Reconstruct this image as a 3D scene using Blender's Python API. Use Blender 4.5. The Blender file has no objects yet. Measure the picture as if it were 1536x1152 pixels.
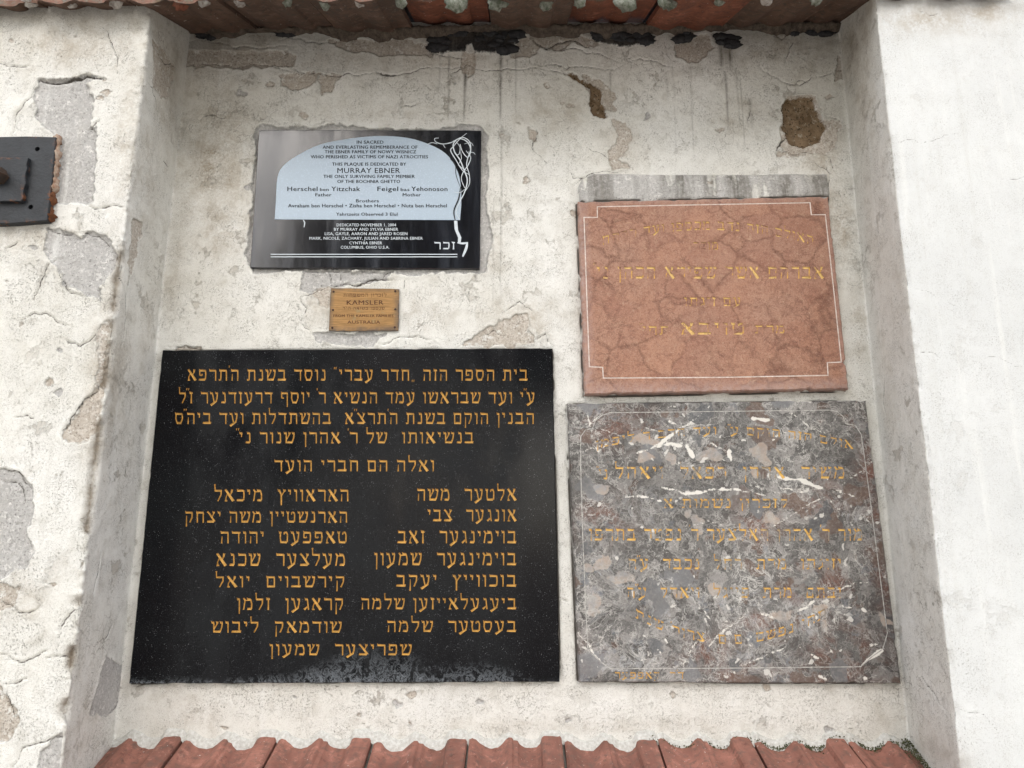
import bpy, bmesh, math, random
import numpy as np
from math import radians, sin, cos, pi
from mathutils import Vector, Matrix
from mathutils.geometry import delaunay_2d_cdt

# ------------------------------------------------------------------ camera, sky, sun, exposure
scene = bpy.context.scene
F = 1150.0; PITCH = radians(12.3); ROLL = radians(0.25); CAMZ = 1.6; DIST = 1.8
fw = np.array([0, cos(PITCH), sin(PITCH)]); rt0 = np.array([1.0, 0, 0]); up0 = np.cross(rt0, fw)
rt = rt0*cos(ROLL) + up0*sin(ROLL); up = -rt0*sin(ROLL) + up0*cos(ROLL)
CAM = np.array([0, -DIST, CAMZ])
cam = bpy.data.cameras.new('camera'); camo = bpy.data.objects.new('camera', cam)
scene.collection.objects.link(camo)
cam.sensor_width = 36; cam.lens = F/1536*36; cam.clip_start = 0.05; cam.clip_end = 500
camo.matrix_world = Matrix(((rt[0], up[0], -fw[0], CAM[0]), (rt[1], up[1], -fw[1], CAM[1]),
                            (rt[2], up[2], -fw[2], CAM[2]), (0, 0, 0, 1)))
scene.camera = camo
world = bpy.data.worlds.new('World'); scene.world = world; world.use_nodes = True
wn = world.node_tree.nodes; wl = world.node_tree.links
sky = wn.new('ShaderNodeTexSky'); sky.sky_type = 'NISHITA'; sky.sun_disc = False
SUN_EL = radians(37); SUN_AZ = radians(2)          # azimuth measured from -Y (behind the camera) to the right
sky.sun_elevation = SUN_EL; sky.sun_rotation = pi - SUN_AZ
sky.air_density = 1.0; sky.dust_density = 4.0; sky.ozone_density = 1.0
hs = wn.new('ShaderNodeHueSaturation'); hs.inputs['Saturation'].default_value = .52      # thin even cloud: a greyer sky
wl.new(sky.outputs[0], hs.inputs['Color']); wl.new(hs.outputs[0], wn['Background'].inputs[0]); wn['Background'].inputs[1].default_value = 0.15
sun = bpy.data.lights.new('sun', 'SUN'); suno = bpy.data.objects.new('sun', sun); scene.collection.objects.link(suno)
sun.energy = 1.5; sun.angle = radians(135); sun.color = (1.0, 0.985, 0.955)
sd = Vector((sin(SUN_AZ)*cos(SUN_EL), -cos(SUN_AZ)*cos(SUN_EL), sin(SUN_EL)))
suno.rotation_euler = sd.to_track_quat('Z', 'Y').to_euler(); suno.location = (3, -6, 8)
scene.view_settings.view_transform = 'Standard'; scene.view_settings.look = 'None'
scene.view_settings.gamma = 1; scene.view_settings.use_curve_mapping = False
scene.view_settings.exposure = 0.90

rng = random.Random(7)

def ray(px, py):
    return fw*F + rt*(px-768) + up*(576-py)
def P(px, py, Y):
    d = ray(px, py); return CAM + d*((Y+DIST)/d[1])
def PX(px, py, X):
    d = ray(px, py); return CAM + d*(X/d[0])

# ------------------------------------------------------------------ helpers
def link(o, parent=None):
    scene.collection.objects.link(o)
    if parent is not None: o.parent = parent
    return o
def tag(o, label=None, cat=None, group=None, kind=None):
    if label: o['label'] = label
    if cat: o['category'] = cat
    if group: o['group'] = group
    if kind: o['kind'] = kind
    return o
def empty(name, loc=(0, 0, 0)):
    o = bpy.data.objects.new(name, None); o.location = loc; o.empty_display_size = .05
    return link(o)
def mesh_obj(name, verts, faces, mat, parent=None, smooth=False, sharp=None):
    me = bpy.data.meshes.new(name); me.from_pydata([tuple(v) for v in verts], [], faces)
    if parent is not None:                                   # parents are unrotated empties or meshes: shift to local
        off = world_loc(parent)
        me.transform(Matrix.Translation(-off))
    me.update()
    for m in (mat if isinstance(mat, (list, tuple)) else [mat]): me.materials.append(m)
    if smooth: me.polygons.foreach_set('use_smooth', [True]*len(me.polygons))
    o = bpy.data.objects.new(name, me)
    if sharp: me.set_sharp_from_angle(angle=radians(sharp))
    return link(o, parent)
def world_loc(o):
    v = Vector(o.location); p = o.parent
    while p is not None: v = v + Vector(p.location); p = p.parent
    return v

PERM = np.random.RandomState(5).permutation(4096).astype(np.int64)
VALS = np.random.RandomState(6).rand(4096)
def vnoise(x, y, seed=0):
    xi = np.floor(x).astype(np.int64); yi = np.floor(y).astype(np.int64)
    fx = x-xi; fy = y-yi; fx = fx*fx*(3-2*fx); fy = fy*fy*(3-2*fy)
    def h(a, b): return VALS[PERM[(PERM[(a+seed*37) & 4095]+b) & 4095]]
    return (h(xi, yi)*(1-fx)+h(xi+1, yi)*fx)*(1-fy)+(h(xi, yi+1)*(1-fx)+h(xi+1, yi+1)*fx)*fy
def fbm(x, y, sc, octv=4, seed=0, gain=.5):
    r = 0; a = 1; t = 0; f = 1/sc
    for i in range(octv):
        r = r+a*vnoise(x*f+i*17.3, y*f+i*9.1, seed+i); t += a; a *= gain; f *= 2.03
    return r/t
def sstep(a, b, x):
    t = np.clip((x-a)/(b-a), 0, 1); return t*t*(3-2*t)
def seg_dist(x, y, a, b):
    dx, dy = b[0]-a[0], b[1]-a[1]; L = dx*dx+dy*dy+1e-12
    t = np.clip(((x-a[0])*dx+(y-a[1])*dy)/L, 0, 1)
    return np.hypot(x-a[0]-t*dx, y-a[1]-t*dy), t
def poly_sdf(x, y, poly):                                    # positive inside
    d = np.full(x.shape, 1e9); ins = np.zeros(x.shape, bool); n = len(poly)
    for i in range(n):
        a = poly[i]; b = poly[(i+1) % n]
        dd, _ = seg_dist(x, y, a, b); d = np.minimum(d, dd)
        c = ((a[1] > y) != (b[1] > y))
        if abs(b[1]-a[1]) > 1e-12:
            ins ^= c & (x < (b[0]-a[0])*(y-a[1])/(b[1]-a[1])+a[0])
    return np.where(ins, d, -d)
def rough_line(pts, amp=.12, depth=3, r=None):
    r = r or rng; pts = [np.array(p, float) for p in pts]
    for k in range(depth):
        out = [pts[0]]
        for a, b in zip(pts, pts[1:]):
            v = b-a; m = (a+b)/2+np.array([-v[1], v[0]])*r.uniform(-amp, amp)
            out += [m, b]
        pts = out
    return pts

# ------------------------------------------------------------------ node helper
class NT:
    def __init__(s, name):
        s.m = bpy.data.materials.new(name); s.m.use_nodes = True
        s.t = s.m.node_tree; s.bs = s.t.nodes['Principled BSDF']
        s.co = s.t.nodes.new('ShaderNodeNewGeometry').outputs['Position']
    def n(s, typ, **kw):
        nd = s.t.nodes.new(typ)
        for k, v in kw.items(): setattr(nd, k, v)
        return nd
    def put(s, sock, v):
        if isinstance(v, bpy.types.NodeSocket): s.t.links.new(v, sock)
        elif v is not None:
            if isinstance(v, tuple) and len(v) == 3 and len(getattr(sock, 'default_value', (0,))) == 4: v = v+(1,)
            sock.default_value = v
    def math(s, op, a, b=None, c=None, clamp=False):
        nd = s.n('ShaderNodeMath', operation=op, use_clamp=clamp)
        for i, v in enumerate((a, b, c)):
            if v is not None: s.put(nd.inputs[i], v)
        return nd.outputs[0]
    def vmul(s, v, k):
        nd = s.n('ShaderNodeVectorMath', operation='MULTIPLY'); s.put(nd.inputs[0], v); s.put(nd.inputs[1], k)
        return nd.outputs[0]
    def noise(s, scale, detail=4, rough=.55, vec=None, dist=0.0):
        nd = s.n('ShaderNodeTexNoise'); s.put(nd.inputs['Vector'], vec or s.co)
        nd.inputs['Scale'].default_value = scale; nd.inputs['Detail'].default_value = detail
        nd.inputs['Roughness'].default_value = rough; nd.inputs['Distortion'].default_value = dist
        return nd.outputs['Fac']
    def noisec(s, scale, detail=3):
        nd = s.n('ShaderNodeTexNoise'); s.put(nd.inputs['Vector'], s.co)
        nd.inputs['Scale'].default_value = scale; nd.inputs['Detail'].default_value = detail
        return nd.outputs['Color']
    def warp(s, scale, amt, vec=None):
        c = s.noisec(scale)
        a = s.n('ShaderNodeVectorMath', operation='SUBTRACT'); s.put(a.inputs[0], c); a.inputs[1].default_value = (.5, .5, .5)
        b = s.vmul(a.outputs[0], (amt, amt, amt))
        d = s.n('ShaderNodeVectorMath', operation='ADD'); s.put(d.inputs[0], vec or s.co); s.put(d.inputs[1], b)
        return d.outputs[0]
    def voro(s, scale, feature='F1', vec=None, out='Distance'):
        nd = s.n('ShaderNodeTexVoronoi', feature=feature); s.put(nd.inputs['Vector'], vec or s.co)
        nd.inputs['Scale'].default_value = scale
        return nd.outputs[out]
    def rng(s, v, a, b, c=0.0, d=1.0, smooth=False):
        nd = s.n('ShaderNodeMapRange'); nd.clamp = True
        if smooth: nd.interpolation_type = 'SMOOTHSTEP'
        s.put(nd.inputs[0], v)
        for i, k in enumerate((a, b, c, d)): nd.inputs[i+1].default_value = k
        return nd.outputs[0]
    def mix(s, f, a, b, mode='MIX'):
        nd = s.n('ShaderNodeMix', data_type='RGBA', blend_type=mode)
        s.put(nd.inputs[0], f); s.put(nd.inputs[6], a); s.put(nd.inputs[7], b)
        return nd.outputs[2]
    def attr(s, name):
        return s.n('ShaderNodeAttribute', attribute_name=name).outputs['Fac']
    def objrand(s):
        return s.n('ShaderNodeObjectInfo').outputs['Random']
    def bump(s, h, dist, strength=1.0, prev=None):
        nd = s.n('ShaderNodeBump'); nd.inputs['Strength'].default_value = strength
        nd.inputs['Distance'].default_value = dist; s.put(nd.inputs['Height'], h)
        if prev: s.put(nd.inputs['Normal'], prev)
        return nd.outputs[0]
    def done(s, col, rough=.8, normal=None, metal=None, spec=None, coat=None):
        s.put(s.bs.inputs['Base Color'], col); s.put(s.bs.inputs['Roughness'], rough)
        if normal: s.put(s.bs.inputs['Normal'], normal)
        if metal is not None: s.put(s.bs.inputs['Metallic'], metal)
        if spec is not None: s.put(s.bs.inputs['Specular IOR Level'], spec)
        if coat is not None: s.put(s.bs.inputs['Coat Weight'], coat)
        return s.m

# ------------------------------------------------------------------ materials
def plaster(name, old=1.0, ca=(.80, .80, .765), cb=(.71, .70, .645)):
    t = NT(name)
    big = t.noise(3.2, 6, .6); mid = t.noise(22, 6, .65); fine = t.noise(160, 5, .7); grit = t.noise(520, 3, .7)
    col = t.mix(t.rng(big, .35, .68), ca, cb)
    col = t.mix(t.math('MULTIPLY', t.rng(mid, .52, .72), .55*old), col, (.50, .48, .42))
    # worn, sandy areas
    dirt = t.attr('dirt')
    sand = t.math('MULTIPLY', dirt, t.rng(t.math('ADD', t.math('MULTIPLY', mid, .5), t.math('MULTIPLY', fine, .5)), .38, .60))
    col = t.mix(sand, col, (.40, .34, .26))
    col = t.mix(t.math('MULTIPLY', t.rng(t.noise(7, 5, .6), .5, .75), t.math('MULTIPLY', dirt, .5)), col, (.34, .29, .22))
    # pits and specks
    sp = t.math('MULTIPLY', t.rng(t.noise(330, 4, .8), .565, .63), t.rng(t.noise(16, 5, .65), .40, .60))
    col = t.mix(t.math('MULTIPLY', sp, .42+.35*old), col, (.16, .145, .12))
    sp3 = t.math('MULTIPLY', t.rng(t.noise(480, 3, .8), .53, .62), t.rng(t.noise(30, 5, .7), .36, .60))
    col = t.mix(t.math('MULTIPLY', sp3, .28+.3*old), col, (.30, .285, .25))
    flk = t.math('MULTIPLY', t.rng(t.noise(15, 10, .72, t.warp(30, .02)), .595, .605), t.rng(t.noise(3.7, 3, .6), .40, .58))
    flk = t.math('MULTIPLY', flk, old)
    col = t.mix(t.math('MULTIPLY', flk, .75), col, t.mix(fine, (.40, .365, .31), (.58, .56, .51)))
    # hairline crazing in worn zones
    w = t.warp(40, .03)
    ed = t.voro(34, 'DISTANCE_TO_EDGE', w)
    hair = t.math('MULTIPLY', t.rng(ed, .028, .008), t.rng(t.noise(6.5, 4, .6), .54, .66))
    col = t.mix(t.math('MULTIPLY', hair, .6*old), col, (.22, .20, .17))
    jit = t.math('MULTIPLY', t.math('SUBTRACT', t.noise(95, 7, .72), .5), .013)
    def msk(a, w=.0012): return t.rng(t.math('ADD', t.attr(a), jit), -w, w)
    tan = msk('tan'); grey = msk('grey'); brown = msk('brown'); dark = msk('dark', .002); crack = t.rng(t.attr('crack'), -.0007, .0006)
    tc = t.mix(mid, (.50, .44, .37), (.42, .38, .33)); tc = t.mix(t.rng(fine, .45, .6), tc, (.60, .56, .50)); tc = t.mix(t.rng(t.noise(60, 7, .8), .55, .60), tc, (.70, .69, .65)); tc = t.mix(t.rng(t.noise(240, 4, .8), .45, .36), tc, (.22, .19, .16))
    col = t.mix(tan, col, tc)
    gc = t.mix(mid, (.50, .495, .48), (.40, .39, .375)); gc = t.mix(t.rng(fine, .48, .65), gc, (.60, .59, .57)); gc = t.mix(t.rng(t.noise(50, 7, .8), .57, .62), gc, (.72, .71, .68)); gc = t.mix(t.rng(t.noise(240, 4, .8), .44, .36), gc, (.22, .21, .20))
    col = t.mix(grey, col, gc)
    bc = t.mix(t.rng(mid, .35, .65), (.155, .105, .06), (.28, .20, .125)); bc = t.mix(t.rng(t.noise(75, 7, .8), .56, .62), bc, (.40, .35, .27)); bc = t.mix(t.rng(t.noise(140, 4, .8), .46, .38), bc, (.05, .035, .02))
    col = t.mix(brown, col, bc)
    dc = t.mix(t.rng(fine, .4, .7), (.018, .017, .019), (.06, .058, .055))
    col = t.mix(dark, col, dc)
    # run marks
    vec = t.vmul(t.co, (1, 1, .06))
    drip = t.math('MULTIPLY', t.attr('drip'), t.rng(t.noise(150, 5, .7, vec), .18, .5))
    drip = t.math('MULTIPLY', drip, t.rng(t.noise(90, 4, .7), .12, .5))
    col = t.mix(drip, col, (.13, .12, .10))
    streak = t.noise(38, 4, .6, t.vmul(t.co, (1, 1, .05)))
    col = t.mix(t.math('MULTIPLY', t.rng(streak, .55, .75), .16), col, (.45, .43, .37))
    white = t.math('MULTIPLY', t.math('MULTIPLY', t.rng(streak, .42, .28), .35), t.math('SUBTRACT', 1.0, t.math('ADD', brown, dark, clamp=True)))
    col = t.mix(white, col, (.82, .83, .80))
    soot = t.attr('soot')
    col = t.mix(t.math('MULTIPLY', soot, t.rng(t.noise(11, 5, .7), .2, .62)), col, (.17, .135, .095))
    col = t.mix(t.math('MULTIPLY', crack, .92), col, (.075, .065, .055))
    h = t.math('ADD', t.math('MULTIPLY', fine, .6), t.math('MULTIPLY', grit, .4))
    h = t.math('SUBTRACT', h, t.math('MULTIPLY', sp, .5))
    nrm = t.bump(mid, .004, .5*old+.1); nrm = t.bump(h, .0032, .5+.35*old, nrm)
    nrm = t.bump(t.math('SUBTRACT', 1.0, t.math('ADD', t.math('ADD', tan, grey, clamp=True), flk, clamp=True)), .0022, .8, nrm)
    return t.done(col, .9, nrm, spec=.25)
M_old = plaster('aged_lime_plaster', 1.0)
M_new = plaster('white_plaster', .16, (.715, .73, .722), (.65, .665, .66))

def tile_mat(name, base, dirtc, dirt_amt, moss=0.0):
    t = NT(name); r = t.objrand()
    n1 = t.noise(9, 5, .6); n2 = t.noise(70, 5, .65); n3 = t.noise(400, 3, .7)
    st = t.noise(55, 4, .6, t.vmul(t.co, (1, .08, .08)))
    b2 = tuple(c*.62 for c in base); b3 = tuple(min(1, c*1.35) for c in base)
    col = t.mix(t.rng(r, 0, 1), base, b2)
    col = t.mix(t.rng(n1, .4, .7), col, b3)
    col = t.mix(t.math('MULTIPLY', t.rng(st, .45, .7), .55), col, b2)
    col = t.mix(t.math('MULTIPLY', t.rng(n2, .5, .68), dirt_amt), col, dirtc)
    col = t.mix(t.math('MULTIPLY', t.rng(t.noise(36, 8, .8), .55, .62), .5), col, tuple(min(1, c*1.7+.03) for c in base))
    col = t.mix(t.math('MULTIPLY', t.rng(t.noise(48, 8, .8), .44, .37), .6), col, tuple(c*.35 for c in base))
    if moss: col = t.mix(t.math('MULTIPLY', t.rng(t.noise(28, 5, .6), .54, .64), moss), col, (.055, .075, .035))
    col = t.mix(t.rng(t.noise(120, 3, .6), .70, .73), col, (.55, .50, .45))
    nrm = t.bump(t.math('ADD', n2, t.math('MULTIPLY', n3, .4)), .0018, .6)
    return t.done(col, .78, nrm, spec=.3)
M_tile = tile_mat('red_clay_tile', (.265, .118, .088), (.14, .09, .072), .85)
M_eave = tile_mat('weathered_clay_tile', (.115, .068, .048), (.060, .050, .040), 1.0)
M_eave2 = tile_mat('bright_clay_tile', (.20, .070, .040), (.055, .035, .028), .8)
M_nose = tile_mat('lichened_clay_tile', (.20, .11, .08), (.17, .17, .14), .95, .5)

def simple(name, c1, c2, sc=60, rough=.85, bump=.002, spec=.3):
    t = NT(name); n = t.noise(sc, 5, .65)
    col = t.mix(t.rng(n, .35, .68), c1, c2)
    return t.done(col, rough, t.bump(t.noise(sc*2.2, 5, .7), bump, .8), spec=spec)
M_mortar = simple('lime_mortar', (.42, .40, .36), (.26, .245, .22))
M_lump = simple('mossy_mortar', (.10, .12, .08), (.32, .33, .29), 110)
M_lumpw = simple('pale_mortar', (.50, .48, .45), (.24, .20, .17), 110)
M_tar = simple('black_felt', (.018, .018, .02), (.05, .05, .052), 120, .7)
M_moss = simple('moss', (.05, .06, .025), (.13, .13, .07), 200)
M_ground = simple('pale_paving', (.50, .47, .42), (.40, .37, .33), 4)
M_core = simple('masonry', (.30, .27, .23), (.22, .2, .18), 10)
M_bark = simple('bark', (.06, .05, .04), (.11, .09, .07), 12)
M_leaf = simple('leaves', (.03, .055, .02), (.06, .09, .03), 2)

def granite():
    t = NT('black_granite')
    v = t.voro(250); n = t.noise(260, 3, .6)
    col = t.mix(t.rng(t.noise(5, 4, .5), .4, .65), (.004, .004, .005), (.007, .008, .009))
    col = t.mix(t.math('MULTIPLY', t.rng(t.noise(420, 3, .8), .56, .64), .5), col, (.055, .058, .065))
    fl = t.math('MULTIPLY', t.rng(v, .20, .10), t.rng(t.noise(60, 4, .7), .49, .60))
    col = t.mix(t.math('MULTIPLY', fl, .7), col, (.34, .35, .37))
    # lime bloom along the foot
    lime = t.attr('lime')
    wv = t.warp(26, .10)
    ridg = t.math('ABSOLUTE', t.math('SUBTRACT', t.noise(34, 7, .72, wv), .5))
    lm = t.math('MULTIPLY', lime, t.rng(ridg, .05, .0))
    lm = t.math('ADD', lm, t.math('MULTIPLY', t.math('MULTIPLY', lime, lime), t.rng(t.noise(32, 8, .8, wv), .50, .66)), clamp=True)
    col = t.mix(t.math('MULTIPLY', lm, .65), col, (.26, .29, .32))
    greying = t.math('MULTIPLY', t.attr('greying'), t.rng(t.noise(13, 5, .65, t.vmul(t.co, (1, 1, .5))), .3, .7))
    col = t.mix(t.math('MULTIPLY', greying, .32), col, (.024, .027, .031))  # greyer and duller over the middle of the slab, less towards its sides
    rg = t.math('ADD', .12, t.math('MULTIPLY', t.math('ADD', greying, lm, clamp=True), .35))
    return t.done(col, rg, t.bump(t.noise(300, 2, .5), .0002, .2), spec=.12)
M_granite = granite()

def gold(name, worn, stone, gc=(.66, .385, .09)):
    t = NT(name)
    n = t.noise(130, 4, .7)
    col = t.mix(t.rng(n, .35, .65), gc, tuple(c*.68 for c in gc))
    if worn:
        col = t.mix(t.rng(t.noise(85, 4, .7), .60-worn*.22, .66-worn*.22), col, stone)
        col = t.mix(t.rng(t.noise(9, 3, .6), .57, .66), col, stone)
    nrm = t.bump(t.noise(500, 3, .7), .0006, .5)
    return t.done(col, .5, nrm, spec=.4)
M_gold = gold('gold_paint', 0, None)
M_goldr = gold('worn_gold_on_red', .20, (.30, .15, .10), (.74, .50, .17))
M_goldg = gold('worn_gold_on_grey', .10, (.22, .20, .18), (.80, .52, .15))
M_goldr2 = gold('nearly_bare_strokes_on_red', .60, (.36, .19, .125))
M_goldg2 = gold('nearly_bare_strokes_on_grey', .55, (.27, .25, .225))
M_white = simple('white_inlay', (.72, .66, .62), (.48, .38, .33), 160, .7, .0004)
M_whiteg = simple('pale_inlay', (.55, .54, .51), (.22, .21, .20), 120, .7, .0004)

def red_marble():
    t = NT('red_marble')
    w = t.warp(7, .10); w2 = t.warp(30, .02, w)
    e1 = t.voro(11, 'DISTANCE_TO_EDGE', w2); cellc = t.voro(11, 'F1', w2, 'Color')
    e2 = t.voro(31, 'DISTANCE_TO_EDGE', t.warp(18, .05))
    sep = t.n('ShaderNodeSeparateColor'); t.put(sep.inputs[0], cellc)
    col = t.mix(sep.outputs[0], (.40, .212, .137), (.325, .162, .108))
    col = t.mix(t.rng(t.noise(8, 5, .6), .45, .68), col, (.37, .21, .145))
    col = t.mix(t.math('MULTIPLY', t.rng(t.noise(70, 6, .78), .48, .64), .6), col, (.19, .072, .045))
    v1 = t.math('MULTIPLY', t.rng(e1, .075, .0), t.rng(t.noise(7, 4, .6), .38, .54))
    v1 = t.math('MULTIPLY', v1, t.rng(t.noise(90, 7, .8), .38, .58))
    col = t.mix(t.math('MULTIPLY', v1, .62), col, (.13, .05, .034))
    v2 = t.math('MULTIPLY', t.rng(e2, .05, .01), t.rng(t.noise(12, 4, .6), .5, .62))
    col = t.mix(t.math('MULTIPLY', v2, .5), col, (.16, .06, .04))
    r3 = t.math('ABSOLUTE', t.math('SUBTRACT', t.noise(17, 8, .7, t.warp(12, .06)), .5))
    col = t.mix(t.math('MULTIPLY', t.math('MULTIPLY', t.rng(r3, .030, .004), t.rng(t.noise(6, 4, .6), .44, .58)), .42), col, (.15, .06, .04))
    col = t.mix(t.math('MULTIPLY', t.rng(t.noise(120, 7, .85), .545, .60), .55), col, (.20, .085, .055))
    pale = t.math('MULTIPLY', t.rng(t.noise(48, 7, .82, w), .56, .66), .6)
    col = t.mix(pale, col, (.48, .31, .21))
    col = t.mix(t.math('MULTIPLY', t.rng(t.noise(380, 4, .85), .55, .64), .55), col, (.50, .34, .26))
    col = t.mix(t.math('MULTIPLY', t.rng(t.noise(330, 4, .85), .45, .37), .6), col, (.11, .045, .03))
    col = t.mix(t.math('MULTIPLY', t.attr('rim'), t.rng(t.noise(90, 5, .7), .3, .65)), col, (.40, .29, .26))
    nrm = t.bump(t.noise(160, 6, .8), .0022, .8)
    nrm = t.bump(t.math('SUBTRACT', 0.0, v1), .0016, .7, nrm)
    return t.done(col, .55, nrm, spec=.35)
M_red = red_marble()

def grey_marble():
    t = NT('grey_breccia_marble')
    w = t.warp(9, .12); w2 = t.warp(75, .030, w)
    cellc = t.voro(38, 'F1', w2, 'Color')
    sep = t.n('ShaderNodeSeparateColor'); t.put(sep.inputs[0], cellc)
    col = t.mix(sep.outputs[0], (.048, .045, .043), (.150, .147, .143))
    col = t.mix(t.rng(sep.outputs[1], .72, .80), col, (.26, .25, .24))
    col = t.mix(t.rng(sep.outputs[2], .93, .95), col, (.10, .06, .045))
    spl = t.attr('splash')
    sn = t.math('MULTIPLY', spl, t.rng(t.noise(42, 8, .78, w), .50, .56))
    col = t.mix(t.math('MULTIPLY', sn, .75), col, t.mix(t.rng(t.noise(30, 4, .6), .4, .65), (.46, .46, .45), (.36, .38, .41)))
    r2 = t.math('ABSOLUTE', t.math('SUBTRACT', t.noise(7.5, 7, .58, t.warp(20, .05)), .5))
    col = t.mix(t.math('MULTIPLY', t.math('MULTIPLY', t.rng(r2, .008, .001), t.rng(t.noise(9, 3, .6), .42, .55)), .85), col, (.60, .58, .54))
    redm = t.math('MULTIPLY', t.attr('red'), t.rng(t.noise(20, 6, .7, w), .42, .58))
    col = t.mix(redm, col, (.155, .062, .040))
    light = t.math('MULTIPLY', t.rng(t.noise(4.5, 4, .6), .46, .62), .6)
    col = t.mix(t.math('MULTIPLY', t.rng(t.noise(85, 7, .85, w), .50, .60), light), col, (.42, .415, .40))
    col = t.mix(t.math('MULTIPLY', t.rng(t.noise(150, 6, .85, w), .53, .60), .55), col, (.36, .35, .33))
    col = t.mix(t.math('MULTIPLY', t.rng(t.noise(120, 6, .85, w), .46, .40), .65), col, (.04, .035, .032))
    # fine white network
    r1 = t.math('ABSOLUTE', t.math('SUBTRACT', t.noise(26, 6, .62, w), .5))
    col = t.mix(t.math('MULTIPLY', t.math('MULTIPLY', t.rng(r1, .018, .002), t.rng(t.noise(10, 4, .6), .36, .54)), .85), col, (.56, .55, .52))
    e3 = t.voro(70, 'DISTANCE_TO_EDGE', t.warp(40, .03))
    col = t.mix(t.math('MULTIPLY', t.math('MULTIPLY', t.rng(e3, .09, .02), t.rng(t.noise(14, 4, .6), .46, .60)), .5), col, (.42, .41, .39))
    sp = t.rng(t.noise(300, 4, .8), .57, .66)
    col = t.mix(t.math('MULTIPLY', sp, .35), col, (.45, .44, .42))
    sp2 = t.rng(t.noise(260, 4, .8), .45, .36)
    col = t.mix(t.math('MULTIPLY', sp2, .5), col, (.035, .03, .028))
    bl = t.math('MULTIPLY', t.rng(t.noise(14, 7, .7), .59, .64), .55)
    col = t.mix(bl, col, (.13, .15, .18))
    vb = t.n('ShaderNodeTexVoronoi', feature='F1'); t.put(vb.inputs['Vector'], t.warp(38, .045, w)); vb.inputs['Scale'].default_value = 15
    sb = t.n('ShaderNodeSeparateColor'); t.put(sb.inputs[0], vb.outputs['Color'])
    inn = t.rng(vb.outputs['Distance'], .46, .40)
    cb_ = t.mix(sb.outputs[1], (.055, .060, .068), (.20, .205, .215)); cb_ = t.mix(t.rng(sb.outputs[2], .70, .72), cb_, (.125, .075, .055))
    cb_ = t.mix(t.math('MULTIPLY', t.rng(t.noise(140, 5, .8), .5, .62), .5), cb_, (.30, .29, .28))
    col = t.mix(t.math('MULTIPLY', t.math('MULTIPLY', inn, t.rng(sb.outputs[0], .55, .57)), .8), col, cb_)
    col = t.mix(t.rng(t.noise(4.2, 4, .6), .36, .58, .5, 0.0), col, (.030, .026, .024))
    jit = t.math('MULTIPLY', t.math('SUBTRACT', t.noise(80, 7, .75), .5), .014)
    cl = t.rng(t.math('ADD', t.attr('clast'), jit), -.001, .0012)
    cc = t.mix(t.rng(t.noise(45, 5, .7), .35, .65), (.42, .40, .37), (.47, .36, .28))
    cc = t.mix(t.rng(t.noise(25, 4, .6), .5, .7), cc, (.32, .33, .34))
    col = t.mix(t.math('MULTIPLY', cl, .6), col, cc)
    jit2 = t.math('MULTIPLY', t.math('SUBTRACT', t.noise(120, 7, .85), .5), .011)
    vc = t.n('ShaderNodeTexVoronoi', feature='F1'); t.put(vc.inputs['Vector'], t.warp(90, .016, w)); vc.inputs['Scale'].default_value = 62
    sc_ = t.n('ShaderNodeSeparateColor'); t.put(sc_.inputs[0], vc.outputs['Color'])
    chip = t.math('MULTIPLY', t.rng(vc.outputs['Distance'], .36, .30), t.rng(t.math('ADD', sc_.outputs[0], t.math('MULTIPLY', t.attr('splash'), .16)), .965, .985))
    col = t.mix(t.math('MULTIPLY', chip, .85), col, (.60, .585, .55))
    ve = t.rng(t.math('ADD', t.attr('vein'), jit2), -.0006, .0006)
    col = t.mix(t.math('MULTIPLY', ve, .92), col, (.72, .70, .65))
    nrm = t.bump(t.noise(180, 5, .75), .001, .55)
    return t.done(col, .33, nrm, spec=.5)
M_grey = grey_marble()

def polished(name, c, rough, streaky=False):
    t = NT(name); col = c
    col = t.mix(t.rng(t.noise(400, 3, .6), .55, .7), c, tuple(x*1.25+.004 for x in c))
    rg = rough
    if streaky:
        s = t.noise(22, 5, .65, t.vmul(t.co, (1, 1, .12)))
        col = t.mix(t.math('MULTIPLY', t.rng(s, .45, .7), .5), col, (.024, .032, .050))  # bluish streaks paint a reflected sky into the stone colour, with some dust film
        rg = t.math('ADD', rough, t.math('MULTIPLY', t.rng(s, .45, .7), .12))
    return t.done(col, rg, t.bump(t.noise(14, 3, .5), .0003, .15), spec=.8)
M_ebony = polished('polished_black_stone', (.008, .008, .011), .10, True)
M_panel = polished('frosted_silver_panel', (.35, .44, .53), .38)
M_ink = simple('black_lettering', (.012, .014, .018), (.02, .022, .026), 50, .5, .0001)
M_paint = simple('white_lettering', (.62, .68, .72), (.50, .56, .60), 90, .6, .0001)

def brass():
    t = NT('tarnished_brass')
    s = t.noise(420, 4, .7, t.vmul(t.co, (.06, 1, 1)))
    col = t.mix(t.rng(s, .35, .65), (.38, .22, .085), (.23, .13, .05))
    edge = t.attr('rim')
    col = t.mix(t.math('MULTIPLY', edge, t.rng(t.noise(60, 5, .7), .25, .55)), col, (.11, .085, .065))
    col = t.mix(t.math('MULTIPLY', t.rng(t.noise(45, 5, .7), .58, .70), .45), col, (.24, .22, .12))
    return t.done(col, t.rng(s, .3, .7, .38, .55), t.bump(s, .0003, .4), metal=.45, spec=.4)
M_brass = brass()
M_engr = simple('dark_engraving', (.06, .022, .01), (.11, .045, .018), 200, .7, .0002)
M_screw = simple('rusty_screw', (.02, .012, .01), (.08, .035, .03), 300, .6)

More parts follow.
